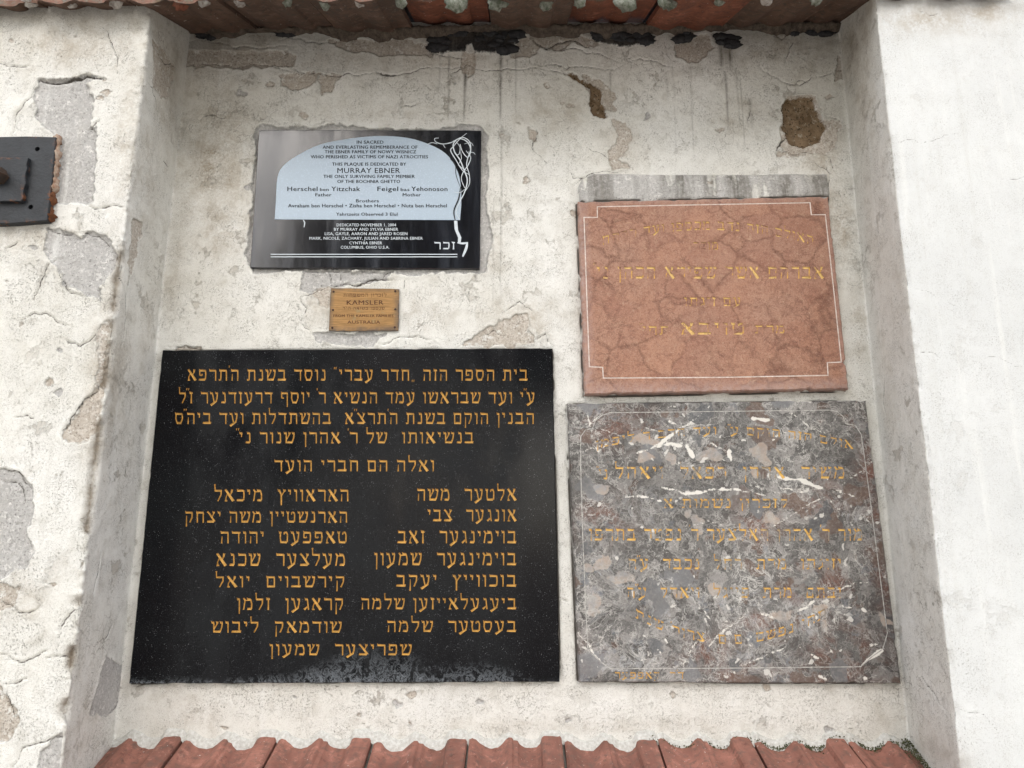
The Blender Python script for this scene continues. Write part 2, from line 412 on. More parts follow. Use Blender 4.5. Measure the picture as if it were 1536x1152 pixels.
def steel():
    t = NT('black_painted_steel')
    n = t.noise(150, 4, .6)
    col = t.mix(t.rng(t.noise(25, 4, .6), .35, .7), (.013, .015, .018), (.024, .028, .033))
    col = t.mix(t.math('MULTIPLY', t.attr('rim'), t.rng(t.noise(45, 5, .7), .52, .62)), col, (.13, .05, .02))
    return t.done(col, .52, t.bump(n, .0016, .8), spec=.4)
M_steel = steel()
M_rust = simple('rust', (.19, .075, .032), (.09, .04, .022), 130, .9, .003)
M_rustl = simple('rust_stained_mortar', (.46, .38, .31), (.22, .11, .06), 100, .9, .003)
M_boltm = simple('rusty_bolt', (.06, .035, .022), (.025, .02, .018), 90, .7, .002)

# ------------------------------------------------------------------ the plastered wall with its niche
AX = .85; IX = .864; FY = -.23; ST = .003
def dense(a, b, st): n = max(1, int(round(abs(b-a)/st))); return list(np.linspace(a, b, n+1)[:-1])
xs = []; ys = []
def run(p, q, st):
    n = max(1, int(round(math.hypot(q[0]-p[0], q[1]-p[1])/st)))
    for i in range(n):
        f = i/n; xs.append(p[0]+(q[0]-p[0])*f); ys.append(p[1]+(q[1]-p[1])*f)
run((-2.4, FY), (-1.30, FY), .1); k0 = len(xs)
run((-1.30, FY), (-AX, FY), ST); k1 = len(xs)
run((-AX, FY), (-IX, 0), ST); k2 = len(xs)
run((-IX, 0), (IX+.006, 0), ST); k3 = len(xs)
run((IX+.006, 0), (AX, FY), ST); k4 = len(xs)
run((AX, FY), (1.30, FY), ST); k5 = len(xs)
run((1.30, FY), (2.5, FY), .1)
sx = np.array(xs); sy = np.array(ys)
for it in range(3):
    a = slice(k0+2, k5-2)
    nx = sx.copy(); ny = sy.copy()
    nx[a] = (sx[k0+1:k5-3]+sx[k0+2:k5-2]*2+sx[k0+3:k5-1])/4; ny[a] = (sy[k0+1:k5-3]+sy[k0+2:k5-2]*2+sy[k0+3:k5-1])/4
    sx, sy = nx, ny
tx = np.gradient(sx); ty = np.gradient(sy); tl = np.hypot(tx, ty); tx /= tl; ty /= tl
nxn, nyn = ty, -tx                                            # outward (towards the viewer)
zr = np.concatenate([np.linspace(0, 1.10, 12)[:-1], np.arange(1.10, 2.985, ST)])
S = len(sx); R = len(zr)
Ls = np.concatenate([[0], np.cumsum(np.hypot(np.diff(sx), np.diff(sy)))])
GX = np.repeat(sx[:, None], R, 1); GY = np.repeat(sy[:, None], R, 1); GZ = np.repeat(zr[None, :], S, 0)
GL = np.repeat(Ls[:, None], R, 1)
names = ['tan', 'grey', 'brown', 'dark', 'crack']
A = {n: np.full((S, R), -.05) for n in names}
for n in ('drip', 'dirt', 'soot'): A[n] = np.zeros((S, R))
H = (fbm(GL, GZ, .35, 3, 1)-.5)*.008+(fbm(GL, GZ, .06, 4, 2)-.5)*.0028+(fbm(GL, GZ, .012, 2, 3)-.5)*.0008
ragged = (fbm(GL, GZ, .03, 5, 11, .6)-.5)*.022; rag2 = (fbm(GL, GZ, .014, 3, 12, .6)-.5)*.012
faces_idx = {'L': (0, k1), 'JL': (k1, k2), 'B': (k2, k3), 'JR': (k3, k4), 'R': (k4, S)}
def face_pts(face, pts):
    out = []
    for px, py in pts:
        if face in 'LR': p = P(px, py, FY); out.append((p[0], p[2]))
        elif face == 'B': p = P(px, py, 0); out.append((p[0], p[2]))
        else:
            X = -.857 if face == 'JL' else .86
            p = PX(px, py, X); out.append((p[1], p[2]))
    return out
def region(face, pts, pad=.05):
    a, b = faces_idx[face]
    U = (GY if face[0] == 'J' else GX)[a:b]; V = GZ[a:b]
    u0 = min(p[0] for p in pts)-pad; u1 = max(p[0] for p in pts)+pad
    v0 = min(p[1] for p in pts)-pad; v1 = max(p[1] for p in pts)+pad
    ii = np.where((U[:, 0] > u0) & (U[:, 0] < u1))[0]; jj = np.where((zr > v0) & (zr < v1))[0]
    if len(ii) == 0 or len(jj) == 0: return None
    s = (slice(a+ii[0], a+ii[-1]+1), slice(jj[0], jj[-1]+1))
    return s, (GY if face[0] == 'J' else GX)[s], GZ[s]
def patch(face, kind, pts, depth=.003, rag=1.0, lift=.0012):
    q = face_pts(face, pts); r = region(face, q)
    if r is None: return
    s, u, v = r
    sd_ = poly_sdf(u, v, q)+ragged[s]*(rag+.35)+rag2[s]
    A[kind][s] = np.maximum(A[kind][s], np.clip(sd_, -.05, .05))
    m = sstep(-.0012, .0022, sd_)
    H[s] += -depth*m + lift*np.exp(-((sd_+.004)/.004)**2)
    if depth > .002: H[s] += m*(fbm(u, v, .02, 3, 40)-.5)*.0025
def crack(face, pts, w=.0012, depth=.003, amp=.14, n=3, edge=.0003):
    q = rough_line(face_pts(face, pts), amp, n); r = region(face, q, .03)
    if r is None: return
    s, u, v = r; best = np.full(u.shape, -1.)
    tot = len(q)-1
    for i in range(tot):
        d, t = seg_dist(u, v, q[i], q[i+1]); k = (i+t)/tot
        ww = w*.8*(.3+.9*np.sin(np.pi*np.clip(k, .03, .97)))*(0.7+.6*vnoise(np.full(u.shape, i*.7), k*8, 3))
        best = np.maximum(best, ww-d)
    A['crack'][s] = np.maximum(A['crack'][s], best)
    H[s] -= depth*sstep(-.002, .001, best)
    H[s] += edge*sstep(-.010, -.003, best)*(1-sstep(-.003, .0, best))
def soft(face, kind, cx, cy, rx, ry, amt, power=1.0):
    q = face_pts(face, [(cx-rx, cy-ry), (cx+rx, cy-ry), (cx+rx, cy+ry), (cx-rx, cy+ry)])
    c = face_pts(face, [(cx, cy)])[0]
    w = max(abs(q[1][0]-q[0][0]), abs(q[2][0]-q[3][0]))/2; h = abs(q[0][1]-q[3][1])/2
    r = region(face, [(c[0]-2*w, c[1]-2*h), (c[0]+2*w, c[1]+2*h)], 0)
    if r is None: return
    s, u, v = r
    amt = amt*((.62 if kind == 'soot' else .85)*(.6 if face[0] == 'J' else 1))
    g = np.exp(-(((u-c[0])/w)**2+((v-c[1])/h)**2)*1.2)*amt*(.5+fbm(u, v, .06, 4, 60))
    A[kind][s] = np.maximum(A[kind][s], np.clip(g, 0, 1))
def drip(px, y0, y1, w=3.0, amt=.8):
    q = face_pts('B', [(px, y0), (px, y1)]); r = region('B', q, .02); s, u, v = r
    cx = q[0][0]+(fbm(v*0+px, v, .12, 3, int(px))-.5)*.008
    z0, z1 = q[0][1], q[1][1]
    k = np.clip((z0-v)/(z0-z1), 0, 1)
    wd = w*.0012*(1.1-.5*k)
    g = np.exp(-((u-cx)/wd)**2)*sstep(z0+.012, z0-.004, v)*sstep(z1-.01, z1+.06, v)*amt*(.45+.9*fbm(u*0, v, .02, 3, int(px)+3))
    A['drip'][s] = np.maximum(A['drip'][s], np.clip(g, 0, 1))

# --- left front pier
patch('L', 'grey', [(60, 119), (108, 119), (128, 113), (157, 118), (131, 126), (142, 158), (133, 190), (148, 197), (143, 250), (140, 300), (128, 308), (86, 300), (90, 212), (82, 202), (58, 180), (50, 148)], .0045, .5)
patch('L', 'tan', [(60, 119), (108, 119), (128, 115), (130, 126), (64, 128)], .001, .3)
patch('L', 'grey', [(72, 342), (118, 352), (160, 350), (175, 378), (172, 402), (150, 432), (152, 452), (120, 441), (98, 424), (84, 402), (70, 375)], .0035, .7)
patch('L', 'tan', [(90, 655), (100, 636), (118, 615), (154, 566), (156, 600), (150, 640), (132, 662), (104, 665)], .0035, .6)
patch('L', 'grey', [(-60, 705), (0, 704), (28, 710), (46, 732), (52, 768), (40, 790), (50, 828), (36, 850), (10, 868), (-60, 870)], .003, .5)
patch('L', 'tan', [(-40, 880), (10, 872), (30, 880), (25, 905), (0, 915), (-40, 915)], .0015, 1)
patch('L', 'tan', [(-40, 1000), (0, 1022), (18, 1058), (30, 1082), (14, 1108), (-40, 1130)], .003, .4)
patch('L', 'grey', [(58, 1150), (58, 1128), (84, 1104), (112, 1098), (112, 1165), (60, 1180)], .003, .5)
patch('L', 'tan', [(148, 500), (163, 480), (150, 620), (138, 640)], .002, 1)
for c in ([(-5, 94), (22, 99), (46, 99)], [(60, 119), (48, 146), (27, 168), (18, 205)], [(62, 121), (90, 124), (130, 114), (158, 119)],
          [(128, 308), (158, 312), (200, 311)], [(94, 386), (72, 398), (60, 425), (50, 452)], [(150, 40), (168, 65), (176, 110)],
          [(70, 342), (100, 352), (112, 350)], [(112, 350), (148, 354), (172, 372)], [(132, 195), (150, 180)],
          [(88, 505), (120, 520), (150, 490)], [(20, 627), (40, 622), (52, 630)], [(0, 703), (28, 708), (46, 733)],
          [(92, 648), (104, 636), (118, 612), (140, 590), (155, 560)], [(130, 905), (112, 915), (96, 935), (84, 975)],
          [(-5, 982), (30, 994), (56, 984), (74, 975)], [(70, 986), (96, 984), (120, 980)], [(18, 1150), (34, 1122), (70, 1112), (116, 1094)],
          [(14, 1026), (40, 1018)], [(10, 1024), (30, 1080)], [(0, 720), (28, 728), (40, 760)], [(88, 402), (98, 430), (128, 446)],
          [(30, 480), (70, 470), (110, 490)], [(0, 900), (30, 920), (60, 910)], [(0, 250), (-20, 280)], [(8, 372), (28, 362)]):
    crack('L', c, .0013, .003)
crack('L', [(60, 119), (90, 124), (130, 114), (158, 119)], .0022, .004)
for c in [(120, 60, 120, 50, .8), (90, 260, 30, 80, .3), (60, 360, 60, 20, .9), (40, 880, 60, 60, .5), (190, 200, 18, 160, .6), (150, 560, 20, 130, 1), (120, 400, 50, 30, .5)]:
    soft('L', 'dirt', *c)
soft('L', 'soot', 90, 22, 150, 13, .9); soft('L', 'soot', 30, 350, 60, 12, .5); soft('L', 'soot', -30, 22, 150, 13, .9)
# --- left jamb
patch('JL', 'grey', [(160, 985), (205, 1005), (190, 1050), (165, 1075), (135, 1070)], -.001, .4)
patch('JL', 'tan', [(225, 60), (262, 100), (250, 150), (226, 130)], .002, 1)
patch('JL', 'tan', [(188, 430), (204, 380), (212, 330), (196, 330)], .002, 1.2)
for c in ([(230, 70), (246, 96), (268, 104)], [(216, 120), (232, 150), (238, 200)], [(246, 240), (256, 250)], [(150, 830), (146, 860), (138, 900)], [(172, 935), (155, 965)],
          [(180, 380), (186, 450), (178, 520)], [(200, 1010), (190, 1045), (165, 1075)]):
    crack('JL', c, .0013, .002)
for c in [(250, 140, 30, 120, 1), (215, 260, 30, 120, 1), (175, 560, 16, 100, 1), (160, 650, 10, 80, .9), (225, 480, 14, 90, .7), (120, 1080, 30, 60, .6)]:
    soft('JL', 'dirt', *c)
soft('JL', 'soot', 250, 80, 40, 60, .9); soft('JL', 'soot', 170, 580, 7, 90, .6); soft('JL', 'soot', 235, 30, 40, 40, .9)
# --- back of the niche
patch('B', 'grey', [(388, 188), (470, 192), (500, 186), (560, 192), (640, 194), (690, 186), (722, 190), (730, 205), (732, 330), (738, 360), (731, 408), (600, 412), (560, 408), (472, 406), (380, 410), (368, 380), (378, 300), (383, 200)], .0055, .55, .002)
patch('B', 'grey', [(454, 406), (590, 407), (578, 420), (545, 424), (500, 430), (478, 430), (466, 440), (450, 434)], .005, .4)
patch('B', 'tan', [(480, 430), (497, 430), (497, 462), (478, 455), (470, 440)], .002, .8)
patch('B', 'tan', [(418, 112), (470, 108), (476, 116), (468, 130), (440, 136), (420, 130)], .0025, .5)
patch('B', 'tan', [(478, 112), (510, 114), (498, 138), (482, 142)], .001, .7)
patch('B', 'tan', [(270, 76), (430, 78), (446, 84), (440, 100), (350, 103), (270, 100)], .0035, .5)
patch('B', 'tan', [(495, 62), (600, 56), (648, 70), (646, 84), (590, 82), (520, 76)], .002, .7)
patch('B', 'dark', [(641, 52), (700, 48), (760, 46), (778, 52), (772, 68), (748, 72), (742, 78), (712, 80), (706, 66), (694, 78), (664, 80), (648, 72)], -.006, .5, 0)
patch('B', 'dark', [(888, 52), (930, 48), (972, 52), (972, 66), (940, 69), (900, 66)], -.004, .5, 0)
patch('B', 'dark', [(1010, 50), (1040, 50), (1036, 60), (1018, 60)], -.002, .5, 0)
patch('B', 'tan', [(780, 56), (790, 52), (812, 70), (796, 84), (764, 84)], .002, .6)
patch('B', 'tan', [(790, 52), (850, 44), (876, 56), (902, 66), (880, 72), (858, 62), (850, 74), (820, 76), (806, 64)], .003, .5)
patch('B', 'tan', [(1012, 62), (1060, 52), (1070, 72), (1048, 92), (1034, 95), (1012, 86)], .002, .5)
patch('B', 'tan', [(692, 78), (712, 80), (712, 108), (702, 116), (690, 104)], .0015, .6)
patch('B', 'tan', [(864, 105), (900, 118), (922, 140), (918, 165), (906, 170), (888, 145)], .0015, .7)
patch('B', 'brown', [(846, 110), (858, 108), (880, 122), (900, 134), (902, 150), (912, 176), (906, 179), (890, 174), (882, 158), (888, 132), (868, 124)], .011, .12, .0015)
patch('B', 'tan', [(916, 178), (936, 186), (948, 205), (944, 226), (928, 240), (946, 252), (918, 256), (910, 236), (926, 205)], .0015, .5)
patch('B', 'tan', [(792, 190), (806, 196), (802, 210), (794, 206)], .002, .3)
patch('B', 'brown', [(1178, 150), (1200, 146), (1220, 148), (1228, 170), (1240, 190), (1228, 210), (1204, 224), (1184, 214), (1174, 190), (1172, 165)], .009, .3, .002)
patch('B', 'tan', [(1178, 145), (1222, 144), (1236, 180), (1262, 182), (1250, 220), (1240, 232), (1180, 236), (1168, 222)], .002, .6)
patch('B', 'tan', [(1265, 60), (1275, 60), (1268, 120), (1255, 118)], .002, 1)
patch('B', 'tan', [(400, 350), (372, 320), (378, 370)], .002, 1)
patch('B', 'grey', [(470, 500), (480, 512), (560, 522), (580, 500), (520, 500)], .0025, .8)
patch('B', 'tan', [(750, 484), (790, 470), (800, 512), (760, 520), (690, 518)], .002, 1.0)
patch('B', 'tan', [(262, 525), (278, 518), (300, 522), (300, 530), (262, 530)], .0015, .5)
patch('B', 'tan', [(1150, 790), (1, 1)], 0) if False else None
for c in ([(270, 100), (330, 98), (420, 104), (440, 108)], [(430, 100), (470, 110), (520, 110), (566, 108)], [(566, 108), (592, 112), (624, 106), (656, 100)],
          [(656, 100), (700, 96), (760, 102), (820, 104)], [(700, 100), (676, 112)], [(420, 62), (450, 58), (480, 66), (515, 60)], [(270, 66), (330, 64), (380, 72), (445, 70)],
          [(800, 58), (820, 74), (860, 72), (900, 80), (940, 96)], [(806, 96), (850, 104), (880, 100), (934, 98)], [(822, 106), (846, 110)],
          [(794, 185), (806, 198), (798, 220), (812, 236), (828, 247)], [(852, 252), (860, 268), (880, 266)], [(880, 220), (905, 232), (920, 250)],
          [(940, 92), (980, 92), (1010, 100)], [(1140, 100), (1170, 120), (1200, 128), (1240, 112), (1262, 104)], [(1160, 45), (1172, 60), (1184, 48)],
          [(1178, 100), (1186, 70), (1190, 62)], [(1265, 65), (1258, 118)], [(1165, 225), (1190, 232), (1230, 230)], [(1184, 128), (1200, 120), (1212, 124)],
          [(496, 428), (476, 436), (450, 448)], [(450, 448), (460, 462), (454, 474)], [(490, 406), (498, 430)], [(508, 406), (512, 424)],
          [(500, 430), (540, 428), (560, 418), (588, 420)], [(590, 406), (570, 420)], [(608, 416), (606, 440)], [(450, 485), (468, 500)],
          [(560, 515), (600, 505), (660, 520)], [(748, 470), (780, 452), (800, 470)], [(800, 512), (818, 500), (830, 520)], [(718, 505), (740, 495), (770, 508)],
          [(252, 520), (310, 526)], [(200, 1030), (240, 1026)], [(1240, 250), (1242, 290)], [(1220, 240), (1250, 262)], [(860, 280), (884, 262), (940, 260)],
          [(1240, 175), (1262, 182)], [(640, 80), (700, 84)], [(1240, 232), (1255, 260)], [(1000, 590), (1030, 592)], [(838, 620), (850, 625)],
          [(300, 180), (320, 172), (345, 178)], [(600, 160), (630, 152)], [(1128, 165), (1122, 185)], [(842, 900), (852, 902)]):
    crack('B', c, .0011, .0025)
crack('B', [(566, 108), (580, 112), (594, 113)], .0024, .003); crack('B', [(500, 430), (540, 428), (562, 418), (588, 420)], .0022, .004)
crack('B', [(800, 58), (820, 74), (860, 60), (896, 72)], .0018, .004); crack('B', [(1182, 205), (1170, 218), (1164, 226)], .0022, .003)
for x, a, b, w, m in [(675, 84, 185, 2.2, .6), (698, 112, 186, 3.2, .95), (751, 82, 190, 3.2, .9), (774, 80, 175, 2, .45), (752, 190, 460, 2.2, .4), (660, 84, 160, 2, .3),
                      (1080, 58, 112, 5, .95), (1092, 58, 112, 5, .95), (1087, 60, 105, 9, .55), (1088, 112, 200, 2.6, .7), (1104, 100, 205, 1.6, .4), (1110, 120, 240, 1.5, .4),
                      (916, 110, 160, 2, .5), (1008, 100, 250, 1.6, .3), (1035, 100, 260, 1.6, .3), (712, 84, 170, 1.6, .4), (1125, 150, 200, 4, .5), (741, 300, 470, 1.5, .3), (1000, 110, 170, 3, .25)]:
    drip(x, a, b, w, m)
for c in [(320, 240, 70, 130, .95), (300, 120, 60, 50, .5), (330, 340, 60, 60, .7), (260, 400, 20, 80, .6), (560, 170, 160, 20, .35), (830, 165, 60, 30, .7), (780, 480, 60, 50, .8),
          (1120, 175, 60, 30, .5), (1230, 230, 40, 60, .8), (1260, 330, 24, 80, .8), (1290, 480, 18, 110, .6), (480, 450, 30, 40, .7), (640, 470, 50, 30, .5), (280, 1075, 60, 40, .4),
          (900, 1090, 400, 16, .3), (1330, 1080, 50, 50, .5), (740, 380, 20, 40, .5), (930, 225, 30, 40, .6), (1180, 70, 90, 40, .7), (600, 90, 200, 22, .6), (350, 80, 90, 20, .9)]:
    soft('B', 'dirt', *c)
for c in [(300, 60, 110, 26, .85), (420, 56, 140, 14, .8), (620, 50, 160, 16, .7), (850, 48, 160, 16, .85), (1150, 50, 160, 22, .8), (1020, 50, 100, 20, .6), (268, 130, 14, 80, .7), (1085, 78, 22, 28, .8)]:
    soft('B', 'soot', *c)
# cement haunch that sheds water over the red plaque
q = face_pts('B', [(868, 312), (866, 282), (872, 270), (890, 261), (1000, 262), (1240, 262), (1243, 306)])
s, u, v = region('B', q)
sdv = poly_sdf(u, v, q); m = sstep(-.001, .006, sdv)
ztop = q[3][1]; H[s] += m*(.003+.0165*np.clip((ztop-v)/.050, 0, 1)**.8+(fbm(u, v, .05, 4, 45)-.5)*.004)
A['grey'][s] = np.where(sdv > 0, np.clip((fbm(u, v*.25, .045, 4, 77)-.30)*.05, -.05, .05), A['grey'][s])
A['drip'][s] = np.where(sdv > 0, np.maximum(A['drip'][s], np.clip((fbm(u, v*.08, .035, 4, 81)-.42)*3.2, 0, .75)*sstep(-.002, .01, sdv)), A['drip'][s])
for cs, yf in (([(243, 525), (829, 522), (840, 1023), (193, 1026)], -.014), ([(866, 302), (1243, 294), (1274, 584), (877, 592)], -.022), ([(850, 605), (1299, 600), (1353, 1026), (868, 1024)], -.016)):
    q = [(P(x, y, yf)[0], P(x, y, yf)[2]) for x, y in cs]; s, u, v = region('B', q, .03)
    d = np.abs(poly_sdf(u, v, q)+.0006)
    wv = np.clip((fbm(u, v, .05, 4, 91)-.36)*.016, -.002, .0028)
    A['crack'][s] = np.maximum(A['crack'][s], wv-d); H[s] -= .004*sstep(.004, .001, d)*sstep(0, .0015, wv)
# --- right jamb
for c in ([(1378, 1013), (1392, 1030), (1402, 1040), (1420, 1062)], [(1304, 195), (1300, 250)], [(1290, 260), (1285, 290)], [(1322, 560), (1326, 640)], [(1330, 1110), (1362, 1105)]):
    crack('JR', c, .0012, .002)
crack('B', [(1353, 1022), (1366, 1018)], .0013, .002)
for c in [(1296, 140, 26, 120, .9), (1300, 260, 14, 70, .6), (1330, 620, 14, 80, .5), (1400, 1110, 30, 50, .6), (1280, 60, 40, 40, .9)]:
    soft('JR', 'dirt', *c)
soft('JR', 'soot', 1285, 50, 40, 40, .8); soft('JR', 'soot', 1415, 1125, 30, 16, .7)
# --- right front pier: smooth, newly painted
for c in ([(1336, 213), (1362, 209), (1400, 211), (1438, 200)], [(1372, 433), (1390, 436), (1408, 450)], [(1370, 523), (1400, 529), (1416, 538)],
          [(1474, 540), (1500, 536), (1514, 544), (1540, 552)], [(1424, 1062), (1450, 1068), (1476, 1072), (1496, 1096), (1504, 1120)], [(1500, 268), (1540, 262)],
          [(1368, 18), (1420, 20)]):
    crack('R', c, .0007, .0008, edge=.0002)
for c in [(1395, 30, 100, 26, .8), (1420, 1140, 30, 30, .9), (1480, 20, 60, 20, .8)]: soft('R', 'dirt', *c)
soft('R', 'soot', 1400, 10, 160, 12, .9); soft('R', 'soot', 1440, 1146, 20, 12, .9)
# crumbling arrises
for kk, amp, z0, z1 in ((k1, .016, 1.15, 2.35), (k1, .006, 1.1, 3), (k4, .0035, 1.1, 3)):
    a = slice(kk-9, kk+10); w = np.exp(-((np.arange(-9, 10))/3.8)**2)[:, None]
    ch = np.maximum(0, fbm(GZ[a]*0+3, GZ[a], .05, 4, 21)-.46)*amp*4*sstep(z0, z0+.1, GZ[a])*(1-sstep(z1-.1, z1, GZ[a]))
    H[a] -= ch*w; H[a] += (fbm(GL[a], GZ[a], .012, 3, 31)-.5)*.0035*w*(amp/.006)**.5
    A['dirt'][a] = np.maximum(A['dirt'][a], np.clip(ch*w*(120 if kk == k1 else 25), 0, 1))
    if amp > .01: A['soot'][a] = np.maximum(A['soot'][a], np.clip(ch*w*140, 0, .95))
H[k4+4:] *= .4
for kk in range(70):                                           # chipped flakes and pits scattered over the old plaster
    fc = 'B' if rng.random() < .62 else 'L'
    if fc == 'B': cx, cy = rng.uniform(245, 1330), rng.choice([rng.uniform(70, 300), rng.uniform(70, 520), rng.uniform(1030, 1095)])
    else: cx, cy = rng.uniform(-20, 165), rng.uniform(40, 1140)
    rr = rng.uniform(2.5, 7); n_ = 7; ph = rng.uniform(0, 6)
    patch(fc, rng.choice(['tan', 'grey', 'tan']), [(cx+rr*rng.uniform(.5, 1.6)*cos(ph+i*2*pi/n_), cy+rr*rng.uniform(.4, 1.1)*sin(ph+i*2*pi/n_)) for i in range(n_)], .0015, .2, .0006)
H[:k0] *= 0; H[k5:] *= 0
H[:, :12] *= 0
VX = GX+nxn[:, None]*H; VY = GY+nyn[:, None]*H
core_top = 2.90

wall = empty('plastered_wall', (0, 0, 0))
tag(wall, 'flaking white plastered wall with a shallow recessed niche holding the memorial plaques', 'wall')
def grid_part(name, a, b, mat, label=None):
    n = b-a; vs = np.stack([VX[a:b], VY[a:b], GZ[a:b]], -1).reshape(-1, 3)
    me = bpy.data.meshes.new(name)
    I = np.arange(n*R).reshape(n, R)
    f = np.stack([I[:-1, :-1], I[1:, :-1], I[1:, 1:], I[:-1, 1:]], -1).reshape(-1, 4)
    me.vertices.add(len(vs)); me.vertices.foreach_set('co', vs.ravel().astype(np.float32))
    me.loops.add(f.size); me.loops.foreach_set('vertex_index', f.ravel().astype(np.int32))
    me.polygons.add(len(f)); me.polygons.foreach_set('loop_start', np.arange(0, f.size, 4, dtype=np.int32))
    me.polygons.foreach_set('use_smooth', np.ones(len(f), bool))
    me.update(calc_edges=True); me.validate()
    for k, arr in A.items():
        at = me.attributes.new(k, 'FLOAT', 'POINT'); at.data.foreach_set('value', arr[a:b].ravel().astype(np.float32))
    me.materials.append(mat)
    o = bpy.data.objects.new(name, me); link(o, wall)
    if label: o['label'] = label
    return o
e = 8
grid_part('pier_face', 0, k1-e+1, M_old, 'cracked and patched wall face left of the niche')
grid_part('niche_jamb', k1-e, k2+e+1, M_old, 'shaded rough side of the niche on the left')
grid_part('niche_back', k2+e, k3-e+1, M_old)
grid_part('niche_jamb', k3-e, k4+1, M_old, 'smooth side of the niche on the right')
grid_part('pier_face', k4, S, M_new, 'smooth bright white wall face right of the niche')
def box(name, a, b, mat, parent=None):
    v = [(x, y, z) for x in (a[0], b[0]) for y in (a[1], b[1]) for z in (a[2], b[2])]
    f = [(0, 1, 3, 2), (4, 6, 7, 5), (0, 4, 5, 1), (2, 3, 7, 6), (0, 2, 6, 4), (1, 5, 7, 3)]
    return mesh_obj(name, v, f, mat, parent)
box('masonry_core', (-2.4, .03, 0), (2.5, .5, 2.93), M_core, wall)
box('masonry_core', (-2.39, -.19, .01), (-.91, .029, 2.86), M_core, wall)
box('masonry_core', (.92, -.19, .01), (2.49, .029, 2.87), M_core, wall)
box('sill_wall', (-.835, -.24, 0), (.835, .02, 1.02), M_core, wall)

# ------------------------------------------------------------------ ground and the trees across the yard (they show in the polished stone)
g = mesh_obj('ground', [(-60, -60, 0), (60, -60, 0), (60, 60, 0), (-60, 60, 0)], [(0, 1, 2, 3)], M_ground); g['kind'] = 'structure'  # unseen ground, added and made pale to bounce light up to the wall
def tree(x, y, h, label, seed):
    r = random.Random(seed); t = empty('tree', (x, y, 0)); tag(t, label, 'tree', 'trees across the yard')
    vs = []; fs = []
    def limb(p, q, r0, r1):
        d = Vector(q)-Vector(p); a = d.orthogonal().normalized(); b = d.cross(a).normalized(); k = len(vs)
        for c, rr in ((Vector(p), r0), (Vector(q), r1)):
            for i in range(7): w = i/7*2*pi; vs.append(tuple(c+a*cos(w)*rr+b*sin(w)*rr))
        for i in range(7): j = (i+1) % 7; fs.append((k+i, k+j, k+7+j, k+7+i))
    limb((x, y, 0), (x+.1, y, h*.5), .2, .14); limb((x+.1, y, h*.5), (x, y, h*.95), .14, .03)
    tips = []
    for i in range(14):
        z = h*(.35+.04*i); w = r.random()*6.28; L = 1.6*(1.2-i/18); q = (x+cos(w)*L, y+sin(w)*L, z+.7)
        limb((x+.05, y, z), q, .05, .015); tips.append(q)
    mesh_obj('trunk', vs, fs, M_bark, t, True)
    lv = []; lf = []
    for i in range(4200):
        c = r.choice(tips); p = Vector((c[0]+r.gauss(0, .55), c[1]+r.gauss(0, .55), c[2]+r.gauss(0, .5)))
        a = Vector((r.gauss(0, 1), r.gauss(0, 1), r.gauss(0, 1))).normalized()*.17; b = a.orthogonal().normalized()*.12; k = len(lv)
        lv += [tuple(p-a), tuple(p+b), tuple(p+a), tuple(p-b)]; lf.append((k, k+1, k+2, k+3))
    mesh_obj('crown', lv, lf, M_leaf, t)
tree(-1.2, -10, 10.5, 'slim leafy tree across the yard straight behind the viewer', 1)
tree(1.8, -10.5, 9.5, 'taller leafy tree across the yard to the right', 2)
tree(-4.9, -14, 6.0, 'small leafy tree far across the yard to the left', 3)
tree(4.6, -10, 8.5, 'leafy tree at the right end of the yard', 4)

# ------------------------------------------------------------------ Hebrew letter shapes as strokes
class Thin(list): pass
def st(*pts):                                                # (x, y, full width) nodes -> quads
    out = []
    for (x0, y0, w0), (x1, y1, w1) in zip(pts, pts[1:]):
        d = math.hypot(x1-x0, y1-y0) or 1; nx_, ny_ = -(y1-y0)/d, (x1-x0)/d
        out.append((Thin if max(w0, w1) <= .125 else list)([(x0+nx_*w0/2, y0+ny_*w0/2), (x0-nx_*w0/2, y0-ny_*w0/2), (x1-nx_*w1/2, y1-ny_*w1/2), (x1+nx_*w1/2, y1+ny_*w1/2)]))
    return out
TH = .19; TN = .10
def top(x0, x1): return [[(x0, 1.06), (x0+.035, .81), (x1, .81), (x1+.035, .87), (x1+.02, .97), (x0+.1, .99)]]
def base(x0, x1): return [[(x0, .02), (x1-.03, 0), (x1+.02, .2), (x0+.04, .19)]]
def head(x, w=.2): return [[(x-w*.75, 1.05), (x-w*.45, .80), (x+w*.35, .82), (x+w*.5, .98), (x-w*.35, .99)]]
def mark(x, y): return [[(x, y), (x+.035, y), (x+.10, y+.2), (x, y+.2)]]
